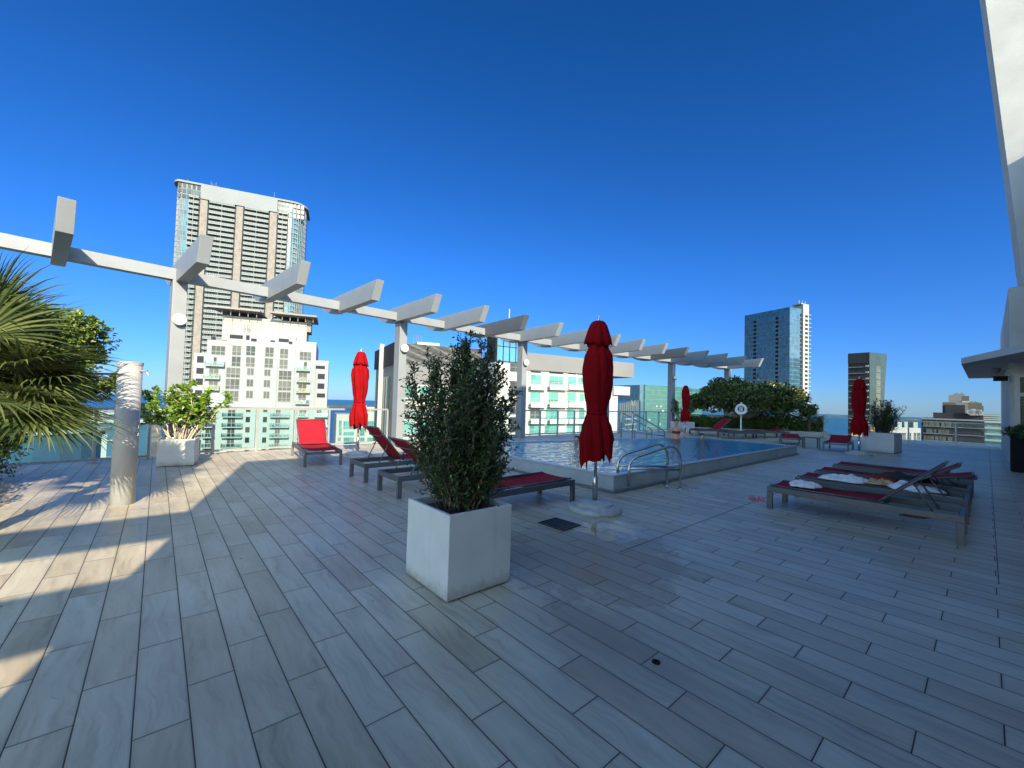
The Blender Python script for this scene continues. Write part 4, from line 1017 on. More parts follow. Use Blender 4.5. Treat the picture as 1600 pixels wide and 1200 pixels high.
class Bld:
    def __init__(s, name, face, label, cat='building', group=None):
        s.f = face; s.r = empty(name, tuple(face.w(0, 0, GZ)), 0, label, cat, group)
    def put(s, mb, name, mt, kind=None, label=None):
        o = mb.build(name, mt if isinstance(mt, list) else M[mt]); o.parent = s.r; o.matrix_parent_inverse = Matrix.Translation(-Vector(s.r.location)); tag(o, label, kind=kind); return o
    def box(s, name, mt, u0, u1, d0, d1, z0, z1, f=None, **k):
        mb = MB(); mb.box(u0, u1, d0, d1, z0, z1, (f or s.f).T); return s.put(mb, name, mt, **k)
    def boxes(s, name, mt, L, f=None, **k):
        mb = MB(); [mb.box(*b, (f or s.f).T) for b in L]; return s.put(mb, name, mt, **k)
    def window(s, u0, u1, z0, z1, nx=2, ny=2, glass='g_grey', fr='w_white', f=None, d=0, name='window', split=.36):
        f = f or s.f; t = min(.09, (u1-u0)*.06); mb = MB(); mb.mi = 0
        mb.box(u0, u1, d-.03, d+.05, z0, z1, f.T); mb.mi = 1
        e = -.07
        for i in range(nx+1):
            c = u0+(u1-u0)*i/nx; mb.box(c-t/2, c+t/2, d+e, d-.031, z0, z1, f.T)
        if ny > 1: c = z0+(z1-z0)*split; mb.box(u0, u1, d+e-.01, d-.032, c-t/2, c+t/2, f.T)
        mb.box(u0-.05, u1+.05, d+e-.03, d-.033, z0-.12, z0, f.T); mb.box(u0-.03, u1+.03, d+e-.005, d-.034, z1, z1+.06, f.T)
        return s.put(mb, name, [M[glass], M[fr]])
    def balcony(s, u0, u1, z, out=1.3, h=1.05, f=None, slab='w_white', rail='w_white', d=0, glass='rail_glass', n=4, name='balcony'):
        f = f or s.f; mb = MB(); mb.box(u0, u1, d-out, d-.04, z-.2, z, f.T); mb.mi = 1
        mb.box(u0+.03, u1-.03, d-out+.03, d-out+.06, z+.02, z+h-.05, f.T)
        mb.box(u0+.03, u0+.06, d-out+.07, d-.05, z+.02, z+h-.05, f.T); mb.box(u1-.06, u1-.03, d-out+.07, d-.05, z+.02, z+h-.05, f.T); mb.mi = 2
        mb.box(u0, u1, d-out-.01, d-out+.07, z+h-.049, z+h+.01, f.T)
        for i in range(n+1): c = u0+.04+(u1-u0-.08)*i/n; mb.box(c-.03, c+.03, d-out-.005, d-out+.065, z+.001, z+h-.05, f.T)
        return s.put(mb, name, [M[slab], M[glass], M[rail]])
# ---- white stepped apartment tower -------------------------------------------------------
F2 = Face(410, 128, R(107)); B2 = Bld('stepped_apartment_tower', F2, 'white stepped apartment tower with dark slanted roof canopy behind the left railing')
Z2 = lambda x, y: (300+x/7.273, 470+y/7.273)
Z4 = lambda x, y: (240+x/4.444, 470+y/4.444)
def r2(Z, x0, y0, x1, y1): a = Z(x0, y0); b = Z(x1, y1); return F2.rect(*a, *b)
def tops(Z, x, y): return F2.hit(*Z(x, y))
uL, _ = tops(Z2, 2, 800); u1 = tops(Z2, 155, 700)[0]; u1b = tops(Z2, 395, 450)[0]; u2 = tops(Z2, 985, 450)[0]; u3 = tops(Z2, 1172, 600)[0]; u4 = tops(Z2, 1405, 700)[0]; uR = tops(Z2, 1545, 900)[0]
zA = tops(Z2, 60, 588)[1]; zB = tops(Z2, 250, 440)[1]; zC = tops(Z2, 600, 362)[1]; zD = tops(Z2, 1080, 400)[1]; zE = tops(Z2, 1350, 466)[1]; zF = tops(Z2, 1480, 676)[1]
D2 = 22
zs = tops(Z4, 300, 728)[1]   # setback slab line just below railing height
mb = MB()
for b in ((uL, u1, .9, D2, zs, zA), (u1, u1b, .5, D2, zs, zB), (u1b, u2, .0, D2, zs, zC), (u2+.002, u3, .25, D2, zs, zD), (u3+.002, u4, .55, D2, zs, zE), (u4+.002, uR, 1.1, D2, zs, zF)): mb.box(*b, F2.T)
B2.put(mb, 'upper_wall', 'w_white')
B2.box('lower_wall', 'w_mint', tops(Z4, 330, 900)[0], uR+.4, .35, D2, GZ, zs-.25)
B2.box('terrace_slab', 'w_white', uL-.4, uR+.6, -.5, D2, zs-.249, zs-.001)
a = r2(Z2, 320, 120, 1300, 400); zt = tops(Z2, 330, 142)[1]
B2.box('plant_room', 'w_cream', tops(Z2, 320, 250)[0], tops(Z2, 1300, 300)[0], 2.5, 14, zC-2, zt)
B2.boxes('panel_joint', 'w_beige', [(tops(Z2, x, 250)[0]-.04, tops(Z2, x, 250)[0]+.04, 2.46, 2.499, zC, zt) for x in (435, 655, 778, 985)]+[(tops(Z2, 325, 250)[0], tops(Z2, 1295, 300)[0], 2.47, 2.498, zC+(zt-zC)*k, zC+(zt-zC)*k+.06) for k in (.3, .5, .7)])
def canopy(x0, x1, ya, yb):
    ua, ub = tops(Z2, x0, 100)[0], tops(Z2, x1, 150)[0]; za = tops(Z2, x0+5, ya)[1]; zb = tops(Z2, x1, yb)[1]; z = (za+zb)/2
    mb = MB(); mb.hexa([F2.w(ua, -1.6, z-.55), F2.w(ub, -1.6, z-.55), F2.w(ub, 13, z-.4), F2.w(ua+2.5, 13, z-.4), F2.w(ua, -1.6, z-.1), F2.w(ub, -1.6, z-.1), F2.w(ub, 13, z+.1), F2.w(ua+2.5, 13, z+.1)])
    for k in range(5): c = ua+3+(ub-ua-4)*k/4; mb.box(c-.08, c+.08, 0, .2, z-1.9, z-.56, F2.T)
    B2.put(mb, 'roof_canopy', 'roofgrey')
canopy(180, 785, 62, 108); canopy(885, 1425, 130, 172)
B2.box('stair_opening', 'roofgrey', tops(Z2, 1300, 240)[0]-.3, tops(Z2, 1350, 240)[0], 3, 10, zD+2, zt+1)
mb = MB()
for x in (585, 618, 640): mb = MB(); u = tops(Z2, x, 340)[0]; mb.tube([F2.w(u, 1, zC), F2.w(u, 1, zC+2.2)], .06, 5); B2.put(mb, 'antenna', 'w_grey')
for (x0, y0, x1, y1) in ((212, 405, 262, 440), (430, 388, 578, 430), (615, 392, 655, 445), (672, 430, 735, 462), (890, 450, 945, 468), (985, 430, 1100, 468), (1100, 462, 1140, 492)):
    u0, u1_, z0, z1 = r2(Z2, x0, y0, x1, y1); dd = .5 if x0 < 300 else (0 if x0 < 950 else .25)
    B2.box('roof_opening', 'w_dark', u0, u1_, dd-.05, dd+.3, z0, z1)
def depth_at(u): return .9 if u < u1 else .5 if u < u1b else 0 if u < u2 else .25 if u < u3 else .55 if u < u4 else 1.1
for (x0, y0, x1, y1, nx, ny) in ((215, 512, 372, 610, 3, 2), (457, 510, 560, 618, 2, 2), (615, 515, 720, 620, 2, 2), (832, 530, 930, 635, 2, 2), (998, 547, 1093, 650, 2, 2), (1222, 580, 1355, 672, 3, 2),
    (240, 640, 275, 725, 1, 1), (450, 635, 553, 743, 2, 2), (612, 642, 714, 748, 2, 2), (824, 655, 922, 760, 2, 2), (992, 668, 1088, 770, 2, 2), (1270, 695, 1305, 780, 1, 1),
    (388, 762, 548, 870, 3, 2), (625, 768, 703, 842, 2, 1), (822, 782, 893, 852, 2, 1), (985, 795, 1130, 895, 3, 2), (380, 888, 540, 1002, 3, 2), (620, 893, 697, 973, 2, 1), (815, 902, 888, 980, 2, 1), (980, 912, 1125, 1018, 3, 2),
    (188, 750, 297, 865, 2, 2), (1212, 800, 1305, 905, 2, 2), (183, 886, 290, 998, 2, 2), (1205, 930, 1300, 1030, 2, 2)):
    u0, u1_, z0, z1 = r2(Z2, x0, y0, x1, y1); B2.window(u0, u1_, z0, z1, nx, ny, 'g_dark' if (x0*7+y0) % 5 == 0 else 'g_grey', d=depth_at((u0+u1_)/2))
for (x0, y0, x1, y1, nx, ny) in ((495, 625, 590, 695, 3, 2), (642, 625, 690, 675, 2, 1), (762, 630, 805, 677, 2, 1), (862, 635, 950, 700, 3, 2), (1003, 640, 1057, 700, 2, 2)):
    u0, u1_, z0, z1 = r2(Z4, x0, y0, x1, y1); B2.window(u0, u1_, z0, z1, nx, ny, 'g_grey', d=depth_at((u0+u1_)/2))
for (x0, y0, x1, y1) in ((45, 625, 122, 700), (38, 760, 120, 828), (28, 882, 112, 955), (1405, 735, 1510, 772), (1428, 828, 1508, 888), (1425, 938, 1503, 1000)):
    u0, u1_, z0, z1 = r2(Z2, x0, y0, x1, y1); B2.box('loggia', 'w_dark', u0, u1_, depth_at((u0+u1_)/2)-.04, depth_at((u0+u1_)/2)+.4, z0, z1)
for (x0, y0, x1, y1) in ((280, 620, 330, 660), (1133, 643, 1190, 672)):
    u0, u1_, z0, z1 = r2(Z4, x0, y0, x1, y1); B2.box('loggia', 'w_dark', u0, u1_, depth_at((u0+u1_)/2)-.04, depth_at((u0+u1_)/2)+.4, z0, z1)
for (x0, x1, y) in ((135, 318, 882), (128, 312, 1010), (1188, 1345, 920), (1185, 1342, 1040), (148, 372, 735), (1185, 1340, 790)):
    u0, z = tops(Z2, x0, y); u1_ = tops(Z2, x1, y)[0]; B2.balcony(u0, u1_, z+.1, d=depth_at((u0+u1_)/2))
u0, z = tops(Z4, 985, 712); B2.balcony(u0, tops(Z4, 1080, 712)[0], z, d=.55)
for k in range(9):
    dy = 71.5*k; dx = -3.0*k
    for (a_, b_) in ((640, 672), (760, 790)):
        u0, u1_, z0, z1 = r2(Z4, a_+dx, 735+dy, b_+dx, 772+dy); B2.window(u0, u1_, z0, z1, 1, 1, 'g_dark' if (k+a_) % 3 else 'g_grey', 'w_mint', d=.35)
    for (a_, b_, w0, w1) in ((345, 430, 360, 420), (478, 620, 512, 565), (810, 945, 845, 880), (1000, 1075, 1010, 1060), (1118, 1215, 1130, 1165)):
        u0, z = tops(Z4, a_+dx, 803+dy); u1_ = tops(Z4, b_+dx, 803+dy)[0]
        B2.balcony(u0, u1_, z, d=.35, slab='w_mint', out=1.4)
        q0 = tops(Z4, w0+dx, 803+dy)[0]; q1 = tops(Z4, w1+dx, 803+dy)[0]
        B2.window(q0, q1, z+.1, z+2.35, 2, 2, 'g_grey', 'w_mint', d=.35)
# ---- tall curved balcony tower -----------------------------------------------------------
F1 = Face(370, 300, R(107.5)); B1 = Bld('tall_balcony_tower', F1, 'tallest tower with beige stone columns, rows of balconies and a white curved roof edge')
Z3 = lambda x, y: (240+x/5.714, 270+y/5.714)
t1 = lambda x, y: F1.hit(*Z3(x, y))
e0, e1 = t1(165, 520)[0], t1(1275, 520)[0]; c0 = t1(205, 520)[0]
zr = t1(700, 155)[1]; z2 = t1(450, 250)[1]
def outline(u0, u1, depth, bulge, n=10):
    """plan outline of the tower: flat front with rounded ends"""
    pts = []; r = bulge
    for k in range(n+1): a = math.pi/2*k/n; pts.append((u0-r*.55*math.sin(math.pi/2-a)*1.0, r*(1-math.sin(a))))
    pts = [(u0-r*.5*math.cos(math.pi/2*k/n), r*(1-math.sin(math.pi/2*k/n))) for k in range(n+1)]
    pts += [(u1+r*1.0*math.cos(math.pi/2*(n-k)/n), r*(1-math.sin(math.pi/2*(n-k)/n))) for k in range(n+1)]
    return pts+[(u1+r, depth), (u0-r*.5, depth)]
ua, ub = t1(165, 520)[0]+4.2, t1(1345, 520)[0]-9.0
PO = lambda a, q, c: tuple(F1.w(a, q, c))
mb = MB(); mb.prism(outline(ua, ub, 24, 9), GZ, zr-4.2, PO); o = B1.put(mb, 'glass_body', 'g_aqua'); fix_normals(o)
mb = MB(); mb.prism([(a_-.5 if a_ < 0 else a_+.5, q_-1.2 if q_ < 20 else q_) for a_, q_ in outline(ua-1, ub+1, 24, 9)], zr-1.1, zr, PO); o = B1.put(mb, 'roof_slab', 't_white'); fix_normals(o)
cols = [(t1(418, 400)[0], t1(484, 400)[0]), (t1(738, 440)[0], t1(800, 440)[0]), (t1(1037, 500)[0], t1(1100, 500)[0])]
for c_ in cols: B1.box('stone_column', 'w_beige', c_[0], c_[1], -1.6, .5, GZ, t1(450, 245)[1]-.5)
fa, fb = t1(425, 200)[0], t1(1105, 300)[0]; zfa = t1(760, 300)[1]
B1.box('roof_fascia', 't_white', cols[0][0], cols[2][1], -1.7, .6, zfa+.0, zr-1.11)
mb = MB(); mb.prism([(a_, q_-.15) for a_, q_ in outline(ua, ub, 24, 9)], zr-4.19, zr-1.12, PO); o = B1.put(mb, 'top_storey', 't_white'); fix_normals(o)
# mullion grid on the rounded glass corners
mb = MB()
OL = outline(ua, ub, 24, 9)
for k in range(0, 22):
    a_, q_ = OL[k]; p0 = F1.w(a_, q_-.05, GZ+60); p1 = F1.w(a_, q_-.05, zr-1.2); mb.bar(p0, p1, .3, .3, up=F1.n)
NF = 46; FH = 3.13
for k in range(NF):
    z = zr-7.5-FH*k
    for i in range(21):
        if 10 <= i < 11: continue
        p0 = F1.w(OL[i][0], OL[i][1]-.08, z); p1 = F1.w(OL[i+1][0], OL[i+1][1]-.08, z); mb.bar(p0, p1, .35, .35)
B1.put(mb, 'mullion_grid', 't_white')
mb = MB()
for k in range(26):
    for (x0, x1) in ((212, 300), (1205, 1280)):
        for j in range(5): pass
bays = [(t1(300, 420)[0], cols[0][0]), (cols[0][1], cols[1][0]), (cols[1][1], cols[2][0]), (cols[2][1], t1(1200, 560)[0])]
def tower_balcony(mb, u0, u1, z):
    mb.mi = 0; mb.hexa([F1.w(u0, .3, z-.45), F1.w(u0+.8, -2.0, z-.45), F1.w(u1-.8, -2.0, z-.45), F1.w(u1, .3, z-.45)][::-1]+[F1.w(u0, .3, z), F1.w(u0+.8, -2.0, z), F1.w(u1-.8, -2.0, z), F1.w(u1, .3, z)][::-1])
    mb.mi = 1; mb.box(u0+.8, u1-.8, -2.0, -1.96, z+.25, z+1.0, F1.T)
    mb.mi = 0; mb.box(u0+.8, u1-.8, -2.05, -1.94, z+1.0, z+1.12, F1.T)
    mb.mi = 2
    n = max(2, int((u1-u0)/1.5))
    for i in range(n): c = u0+.3+(u1-u0-.6)*(i+.15)/n; mb.box(c, c+(u1-u0)/n*.62, -.12, .1, z+.1, z+2.5, F1.T)
    mb.mi = 0
    n2 = int((u1-u0-1.6)/.9)
    for i in range(n2+1): c = u0+.8+(u1-u0-1.6)*i/n2; mb.box(c-.1, c+.1, -2.06, -1.93, z+.01, z+.99, F1.T)
    c = (u0+u1)/2; mb.box(c-.1, c+.1, -2.2, -2.07, z+.01, z+2.75, F1.T)
cnt = 0; rest = MB()
mats_tb = [M['w_white'], M['w_aqua'], M['g_grey']]
for k in range(NF):
    z = zr-10.2-FH*k if True else 0
    for i, (u0, u1_) in enumerate(bays):
        zz = z+(0 if i in (1, 2) else 1.2)
        if cnt < 96:
            mb = MB(); tower_balcony(mb, u0+.15, u1_-.15, zz); B1.put(mb, 'balcony', mats_tb); cnt += 1
        else: tower_balcony(rest, u0+.15, u1_-.15, zz)
B1.put(rest, 'balcony', mats_tb, kind='stuff')
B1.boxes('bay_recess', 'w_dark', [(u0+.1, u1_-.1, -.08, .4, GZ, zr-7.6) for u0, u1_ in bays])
for k in range(3):
    for x_, n_, st_ in ((215, 6, 2.3), (1110, 7, 2.2)):
        for i in range(n_): u = t1(x_, 200 if x_ < 300 else 300)[0]+st_*i; B1.box('window', 'g_grey', u, u+1.5, -.4, .2, zr-4.2-3.2*k+.4, zr-4.2-3.2*k+2.6)
mb = MB()
for x, hh in ((290, 2.5), (500, 4), (515, 3), (545, 4), (1075, 5)): u = t1(x, 100)[0]; mb = MB(); mb.tube([F1.w(u, 3, zr), F1.w(u, 3, zr+hh)], .15, 5); B1.put(mb, 'antenna', 'w_grey')
# ---- white apartment block with teal windows ---------------------------------------------
ZB = lambda x, y: (780+x/5, 480+y/5)
ZA = lambda x, y: (560+x/4, 440+y/4)
F4 = Face(880, 88, R(100)); B4 = Bld('teal_window_building', F4, 'large white and grey building with teal windows behind the pool and pergola')
t4 = lambda Z, x, y: F4.hit(*Z(x, y))
def r4(Z, x0, y0, x1, y1): a = Z(x0, y0); b = Z(x1, y1); return F4.rect(*a, *b)
w0, w1 = t4(ZB, 200, 700)[0], t4(ZB, 882, 700)[0]; zt = t4(ZB, 430, 378)[1]; zw = t4(ZB, 430, 505)[1]
B4.box('right_wall', 'b_white', w0-6, w1, 0, 16, GZ, zw)
B4.box('roof_parapet', 'w_grey', w0-1, w1+6.5, -.4, 14, zw+.002, zt)
B4.box('corner_balcony', 'b_white', w1+.02, w1+5.2, -.5, 6, t4(ZB, 915, 685)[1], t4(ZB, 915, 618)[1])
B4.box('corner_wall', 'b_white', w1+.01, w1+2.0, .2, 6, GZ, t4(ZB, 915, 690)[1]-.01)
k_ = 0
for row in (((245, 530, 325, 598, 2), (390, 540, 497, 608, 3), (537, 545, 600, 635, 2), (615, 550, 660, 600, 2)), ((243, 660, 320, 740, 2), (385, 665, 460, 742, 2), (533, 668, 598, 755, 2), (628, 675, 660, 760, 1)),
            ((240, 785, 318, 866, 2), (365, 785, 460, 866, 3), (530, 795, 590, 880, 2), (625, 800, 665, 870, 1)), ((235, 900, 312, 980, 2), (355, 900, 460, 980, 3), (528, 900, 590, 980, 2), (625, 905, 660, 980, 1)),
            ((232, 1015, 308, 1090, 2), (350, 1015, 455, 1090, 3), (525, 1015, 588, 1090, 2))):
    for x0, y0, x1, y1, nx in row:
        u0, u1_, z0, z1 = r4(ZB, x0, y0, x1, y1); k_ += 1; B4.window(u0, u1_, z0, z1, nx, 2, 'g_grey' if k_ == 9 else 'g_teal', split=.3)
for y in (605, 742, 870, 988):
    for (x0, x1) in ((225, 350), (372, 515), (522, 660)):
        u0, z = t4(ZB, x0, y+30); u1_ = t4(ZB, x1, y+30)[0]
        mb = MB(); mb.box(u0, u1_, -1.1, -.04, z-.25, z, F4.T); mb.box(u0, u1_, -1.12, -1.0, z, z+.75, F4.T); mb.mi = 1
        mb.box(u0, u1_, -1.08, -1.04, z+.75, z+1.05, F4.T); B4.put(mb, 'balcony', [M['b_white'], M['rail_glass']])
B4.boxes('vent_opening', 'w_dark', [tuple([*r4(ZB, x0, y0, x1, y1)[:2], -.05, .2, *r4(ZB, x0, y0, x1, y1)[2:]]) for x0, y0, x1, y1 in ((245, 500, 325, 512), (390, 505, 500, 520), (540, 512, 600, 524), (612, 516, 660, 528))])
# blue glass stair tower
ga, gb = t4(ZA, 830, 450)[0], t4(ZA, 985, 450)[0]; gz = t4(ZA, 900, 322)[1]; gl_ = t4(ZA, 765, 450)[0]; zc_ = t4(ZA, 900, 512)[1]
B4.box('stair_tower_side', 'w_dark', ga-.15, ga-.01, -2.0, 1.6, zc_, gz); B4.box('stair_tower_side', 'b_white', ga-.15, ga-.01, -2.0, 1.6, GZ, zc_-.01)
B4.box('stair_tower_glass', 'g_blue', ga, gb, -2.2, 1.6, zc_, gz-.4)
B4.box('stair_tower_base', 'b_white', ga, gb, -2.15, 9, GZ, zc_-.01)
B4.box('stair_tower_fin', 'b_white', gb+.01, gb+.9, -2.4, 9, GZ, t4(ZA, 985, 418)[1])
B4.boxes('stair_tower_mullion', 'w_dark', [(ga+(gb-ga)*k/4-.06, ga+(gb-ga)*k/4+.06, -2.3, -2.201, zc_, gz-.4) for k in range(5)]+[(ga, gb, -2.32, -2.21, zc_+(gz-zc_)*q, zc_+(gz-zc_)*q+.12) for q in (.02, .5, .95)])
for k in range(6):
    y = 515+k*110
    u0, u1_, z0, z1 = r4(ZA, 912, y, 980, y+ (50 if k == 0 else 88)); B4.window(u0, u1_, z0, z1, 2, 2, 'g_dark', 'w_grey', d=-2.15, split=.5)
B4.box('rear_glass_block', 'g_blue', t4(ZA, 1000, 400)[0]+.1, t4(ZA, 1084, 400)[0], 5, 12, zt-6, gz-1.5)
mb = MB(); u = t4(ZA, 975, 200)[0]; mb.tube([F4.w(u, 2, gz-.4), F4.w(u, 2, t4(ZA, 975, 160)[1])], .09, 6); B4.put(mb, 'antenna', 'b_white')
# left wing with slatted roof screen
F4b = Face(628, 92, R(109)); t5 = lambda Z, x, y: F4b.hit(*Z(x, y))
la = t5(ZA, 225, 600)[0]; lb = t5(ZA, 770, 600)[0]; zl = t5(ZA, 400, 388)[1]; zl2 = t5(ZA, 400, 525)[1]; zl3 = t5(ZA, 400, 642)[1]
def fb_(name, mt, *a): return B4.box(name, mt, *a, f=F4b)
fb_('left_wall', 'b_white', la, lb, 0, 18, GZ, zl3); fb_('grey_band', 'w_grey', la, lb, -.2, 18, zl3+.002, zl2)
fb_('roof_screen_backing', 'w_dark', la, lb, .2, 16, zl2+.002, zl-.2)
mb = MB(); nS = 22
for k in range(nS):
    z = zl2+.1+(zl-zl2-.3)*k/nS
    m_ = 16
    for i in range(m_):
        ua_, ub_ = la+(lb-la)*i/m_, la+(lb-la)*(i+1)/m_; dz = .16*math.sin(i*1.9+k*.8); dz2 = .16*math.sin((i+1)*1.9+k*.8)
        mb.hexa([F4b.w(ua_, -.1, z+dz), F4b.w(ub_, -.1, z+dz2), F4b.w(ub_, .15, z+dz2), F4b.w(ua_, .15, z+dz), F4b.w(ua_, -.1, z+dz+.09), F4b.w(ub_, -.1, z+dz2+.09), F4b.w(ub_, .15, z+dz2+.09), F4b.w(ua_, .15, z+dz+.09)])
B4.put(mb, 'roof_screen_slats', 'w_grey')
fb_('roof_plant', 'b_white', t5(ZA, 385, 380)[0], t5(ZA, 530, 390)[0], 4, 9, zl-.2, zl+.9)
mb = MB()
for x in (362, 378, 392, 410): u = t5(ZA, x, 370)[0]; mb = MB(); mb.tube([F4b.w(u, 4, zl-.3), F4b.w(u, 4, zl+2.4)], .07, 5); B4.put(mb, 'antenna', 'w_grey')
for k in range(5):
    for i in range(5):
        x0 = 283+i*100; y0 = 652+k*112+i*3; x1 = x0+ (70 if i != 1 else 78)
        a = ZA(x0, y0); b = ZA(x1, y0+62); u0, u1_, z0, z1 = F4b.rect(*a, *b)
        if u1_ < lb: B4.window(u0, u1_, z0, z1, 2, 2, 'g_teal' if k != 1 else 'g_grey', f=F4b, split=.3)
    u0, z = t5(ZA, 278, 725+k*112); mb = MB(); mb.box(u0, lb, -1.0, -.04, z-.3, z-.05, F4b.T); mb.mi = 1; mb.box(u0, lb, -.98, -.94, z, z+.7, F4b.T); B4.put(mb, 'balcony', [M['b_white'], M['rail_glass']])
# shaded end facing the sea
cp = F4b.w(la, 0, 0); F4c = Face(0, 0, R(12), org=cp); t6 = lambda Z, x, y: F4c.hit(*Z(x, y))
fe = t6(ZA, 108, 480)[0]; s_ = 1 if fe > 0 else -1
lo, hi = (min(0, fe), max(0, fe))
zq = t6(ZA, 108, 445)[1]
B4.box('roof_screen_side', 'w_dark', lo, hi, -.3, -.05, t6(ZA, 150, 540)[1], zl-.1, f=F4c)
B4.box('side_wall', 'w_grey', lo*.92, hi*.92, -.1, .0, GZ, zl2, f=F4c)
for k in range(6):
    c = (lo+hi)/2+(k-2.5)*(hi-lo)/7
    B4.box('side_window_strip', 'g_aqua' if k % 2 else 'g_grey', c-(hi-lo)/22, c+(hi-lo)/22, -.2, -.1, GZ, t6(ZA, 150, 600)[1], f=F4c)
B4.box('side_fin', 'b_white', (lo+hi)/2-.25, (lo+hi)/2+.25, -1.2, -.2, GZ, zl+.6, f=F4c)
# ---- small white hotel with roof lettering -----------------------------------------------
F3 = Face(565, 210, R(104)); B3 = Bld('hotel_building', F3, 'small white hotel block with dark rooftop lettering seen beside the sunlit umbrella')
Z9 = lambda x, y: (520+x/13.33, 620+y/13.33)
t3 = lambda x, y: F3.hit(*Z9(x, y))
a, b = t3(70, 600)[0], t3(960, 600)[0]
B3.box('wall', 'w_cream', a, b, 0, 18, GZ, t3(500, 365)[1])
B3.box('sign_storey', 'w_cream', t3(560, 300)[0], t3(915, 300)[0], .5, 10, t3(700, 365)[1]-.1, t3(800, 215)[1])
B3.boxes('roof_bracket', 'w_white', [(t3(x, 200)[0]-.4, t3(x, 200)[0]+.4, .3, 2, t3(x, 215)[1], t3(x, 178)[1]) for x in (690, 905)])
fc = bpy.data.curves.new('lettering', 'FONT'); fc.body = 'nanei'; fc.size = 1; fc.extrude = .05; fc.align_x = 'LEFT'
fo = bpy.data.objects.new('lettering', fc); C.objects.link(fo); bpy.context.view_layer.update()
me = bpy.data.meshes.new_from_object(fo.evaluated_get(bpy.context.evaluated_depsgraph_get())); bpy.data.objects.remove(fo)
ux0, zb_ = t3(640, 303); ux1, zb2 = t3(898, 303); ztp = t3(700, 258)[1]
xs = [v.co.x for v in me.vertices]; sx = (ux1-ux0)/(max(xs)-min(xs)); sz = (ztp-zb_)/.52
mn = min(xs)
for v in me.vertices: v.co = F3.w(ux0+(v.co.x-mn)*sx, .42-v.co.z*.8, zb_+v.co.y*sz)
me.materials.append(M['w_dark']); o = bpy.data.objects.new('lettering', me); C.objects.link(o); o.parent = B3.r; o.matrix_parent_inverse = Matrix.Translation(-Vector(B3.r.location))
for (x0, y0, x1, y1, nx, ny) in ((130, 495, 180, 640, 2, 2), (130, 650, 180, 800, 2, 2), (105, 850, 165, 920, 1, 1), (225, 510, 435, 670, 5, 2), (225, 730, 435, 800, 5, 1), (225, 850, 435, 960, 5, 2), (570, 650, 660, 810, 2, 2), (570, 850, 660, 960, 2, 2), (720, 510, 890, 620, 4, 2), (715, 850, 890, 930, 4, 1)):
    u0, z1 = t3(x0, y0); u1_, z0 = t3(x1, y1); B3.window(u0, u1_, z0, z1, nx, ny, 'g_teal')
# ---- low curved glass block and dark banded block at the left ------------------------------
Z6 = lambda x, y: (100+x/9.231, 600+y/9.231)
F6 = Face(100, 60, R(86)); B6 = Bld('curved_glass_building', F6, 'low glass building with a curved roof edge directly beyond the left railing')
t6_ = lambda x, y: F6.hit(*Z6(x, y)); zt = t6_(300, 735)[1]; ue = t6_(640, 800)[0]; us = ue-26
pts = [(us, 0)]+[(us+(ue-us)*(.55+.45*math.sin(k*math.pi/16)), 8*(1-math.cos(k*math.pi/16))*.9) for k in range(9)]+[(us, 12)]
PO = lambda a, q, c: tuple(F6.w(a, q, c))
mb = MB(); mb.prism(pts, GZ, zt, PO); fix_normals(B6.put(mb, 'glass_wall', 'g_curtain'))
mb = MB(); mb.prism([(a_+.3, q_-.25) for a_, q_ in pts], zt+.002, zt+.35, PO); fix_normals(B6.put(mb, 'roof_edge', 'w_mint'))
B6.box('corner_fin', 'w_mint', ue-.5, ue-.1, -.4, .3, GZ, zt)
F7 = Face(195, 105, R(95)); B7 = Bld('banded_block', F7, 'dark glass block with pale floor lines and flat white roof behind the round pole')
t7 = lambda x, y: F7.hit(*Z6(x, y)); a, b = t7(290, 600)[0], t7(1275, 600)[0]; zt = t7(600, 560)[1]
B7.box('glass_wall', 'g_curtain', a, b, 0, 16, GZ, zt)
B7.box('roof_slab', 'w_white', a-.3, b+.3, -.4, 16.2, zt+.002, zt+.55)
B7.box('white_end_wall', 'w_white', a-1.4, a-.01, -.3, 14, zt-3.2, zt+.5)
B7.boxes('floor_line', 'w_mint', [(t7(480, 700)[0], t7(840, 700)[0], -.5, -.02, zt-3.1*k-.2, zt-3.1*k+.02) for k in range(1, 9)])
B7.box('plant_room', 'g_curtain', t7(590, 480)[0], t7(1000, 480)[0], 3, 12, zt+.551, t7(690, 450)[1]); B7.box('plant_room_roof', 'w_white', t7(590, 480)[0]-.3, t7(1000, 480)[0]+.3, 2.7, 12.3, t7(690, 450)[1]+.002, t7(690, 450)[1]+.4)
# far shoreline towers
rnd = random.Random(5)
for k in range(26):
    px = rnd.uniform(96, 188); d_ = rnd.uniform(1950, 2350); p = at_dist(px, 640, d_); h = rnd.uniform(14, 42) if px > 150 else rnd.uniform(6, 16)
    ww = rnd.uniform(9, 22); fa_ = Face(px, d_, R(80+rnd.uniform(-20, 20)))
    r_ = empty('shore_building', (fa_.O.x, fa_.O.y, SEA+1), 0, None, 'building', 'pale buildings on the far shore at the left'); tag(r_, 'small pale building among many on the distant shore at the left')
    mb = MB(); mb.box(-ww/2, ww/2, 0, 14, SEA+1, SEA+1+h, fa_.T); o = mb.build('wall', M['w_white' if k % 3 else 'w_cream']); o.parent = r_; o.matrix_parent_inverse = Matrix.Translation(-Vector(r_.location))
    mb = MB(); nf = max(2, int(h/4))
    for j in range(nf): mb.box(-ww*.42, ww*.42, -.3, -.05, SEA+2+j*h/nf, SEA+2+j*h/nf+h/nf*.45, fa_.T)
    o = mb.build('window_bands', M['g_aqua']); o.parent = r_; o.matrix_parent_inverse = Matrix.Translation(-Vector(r_.location))
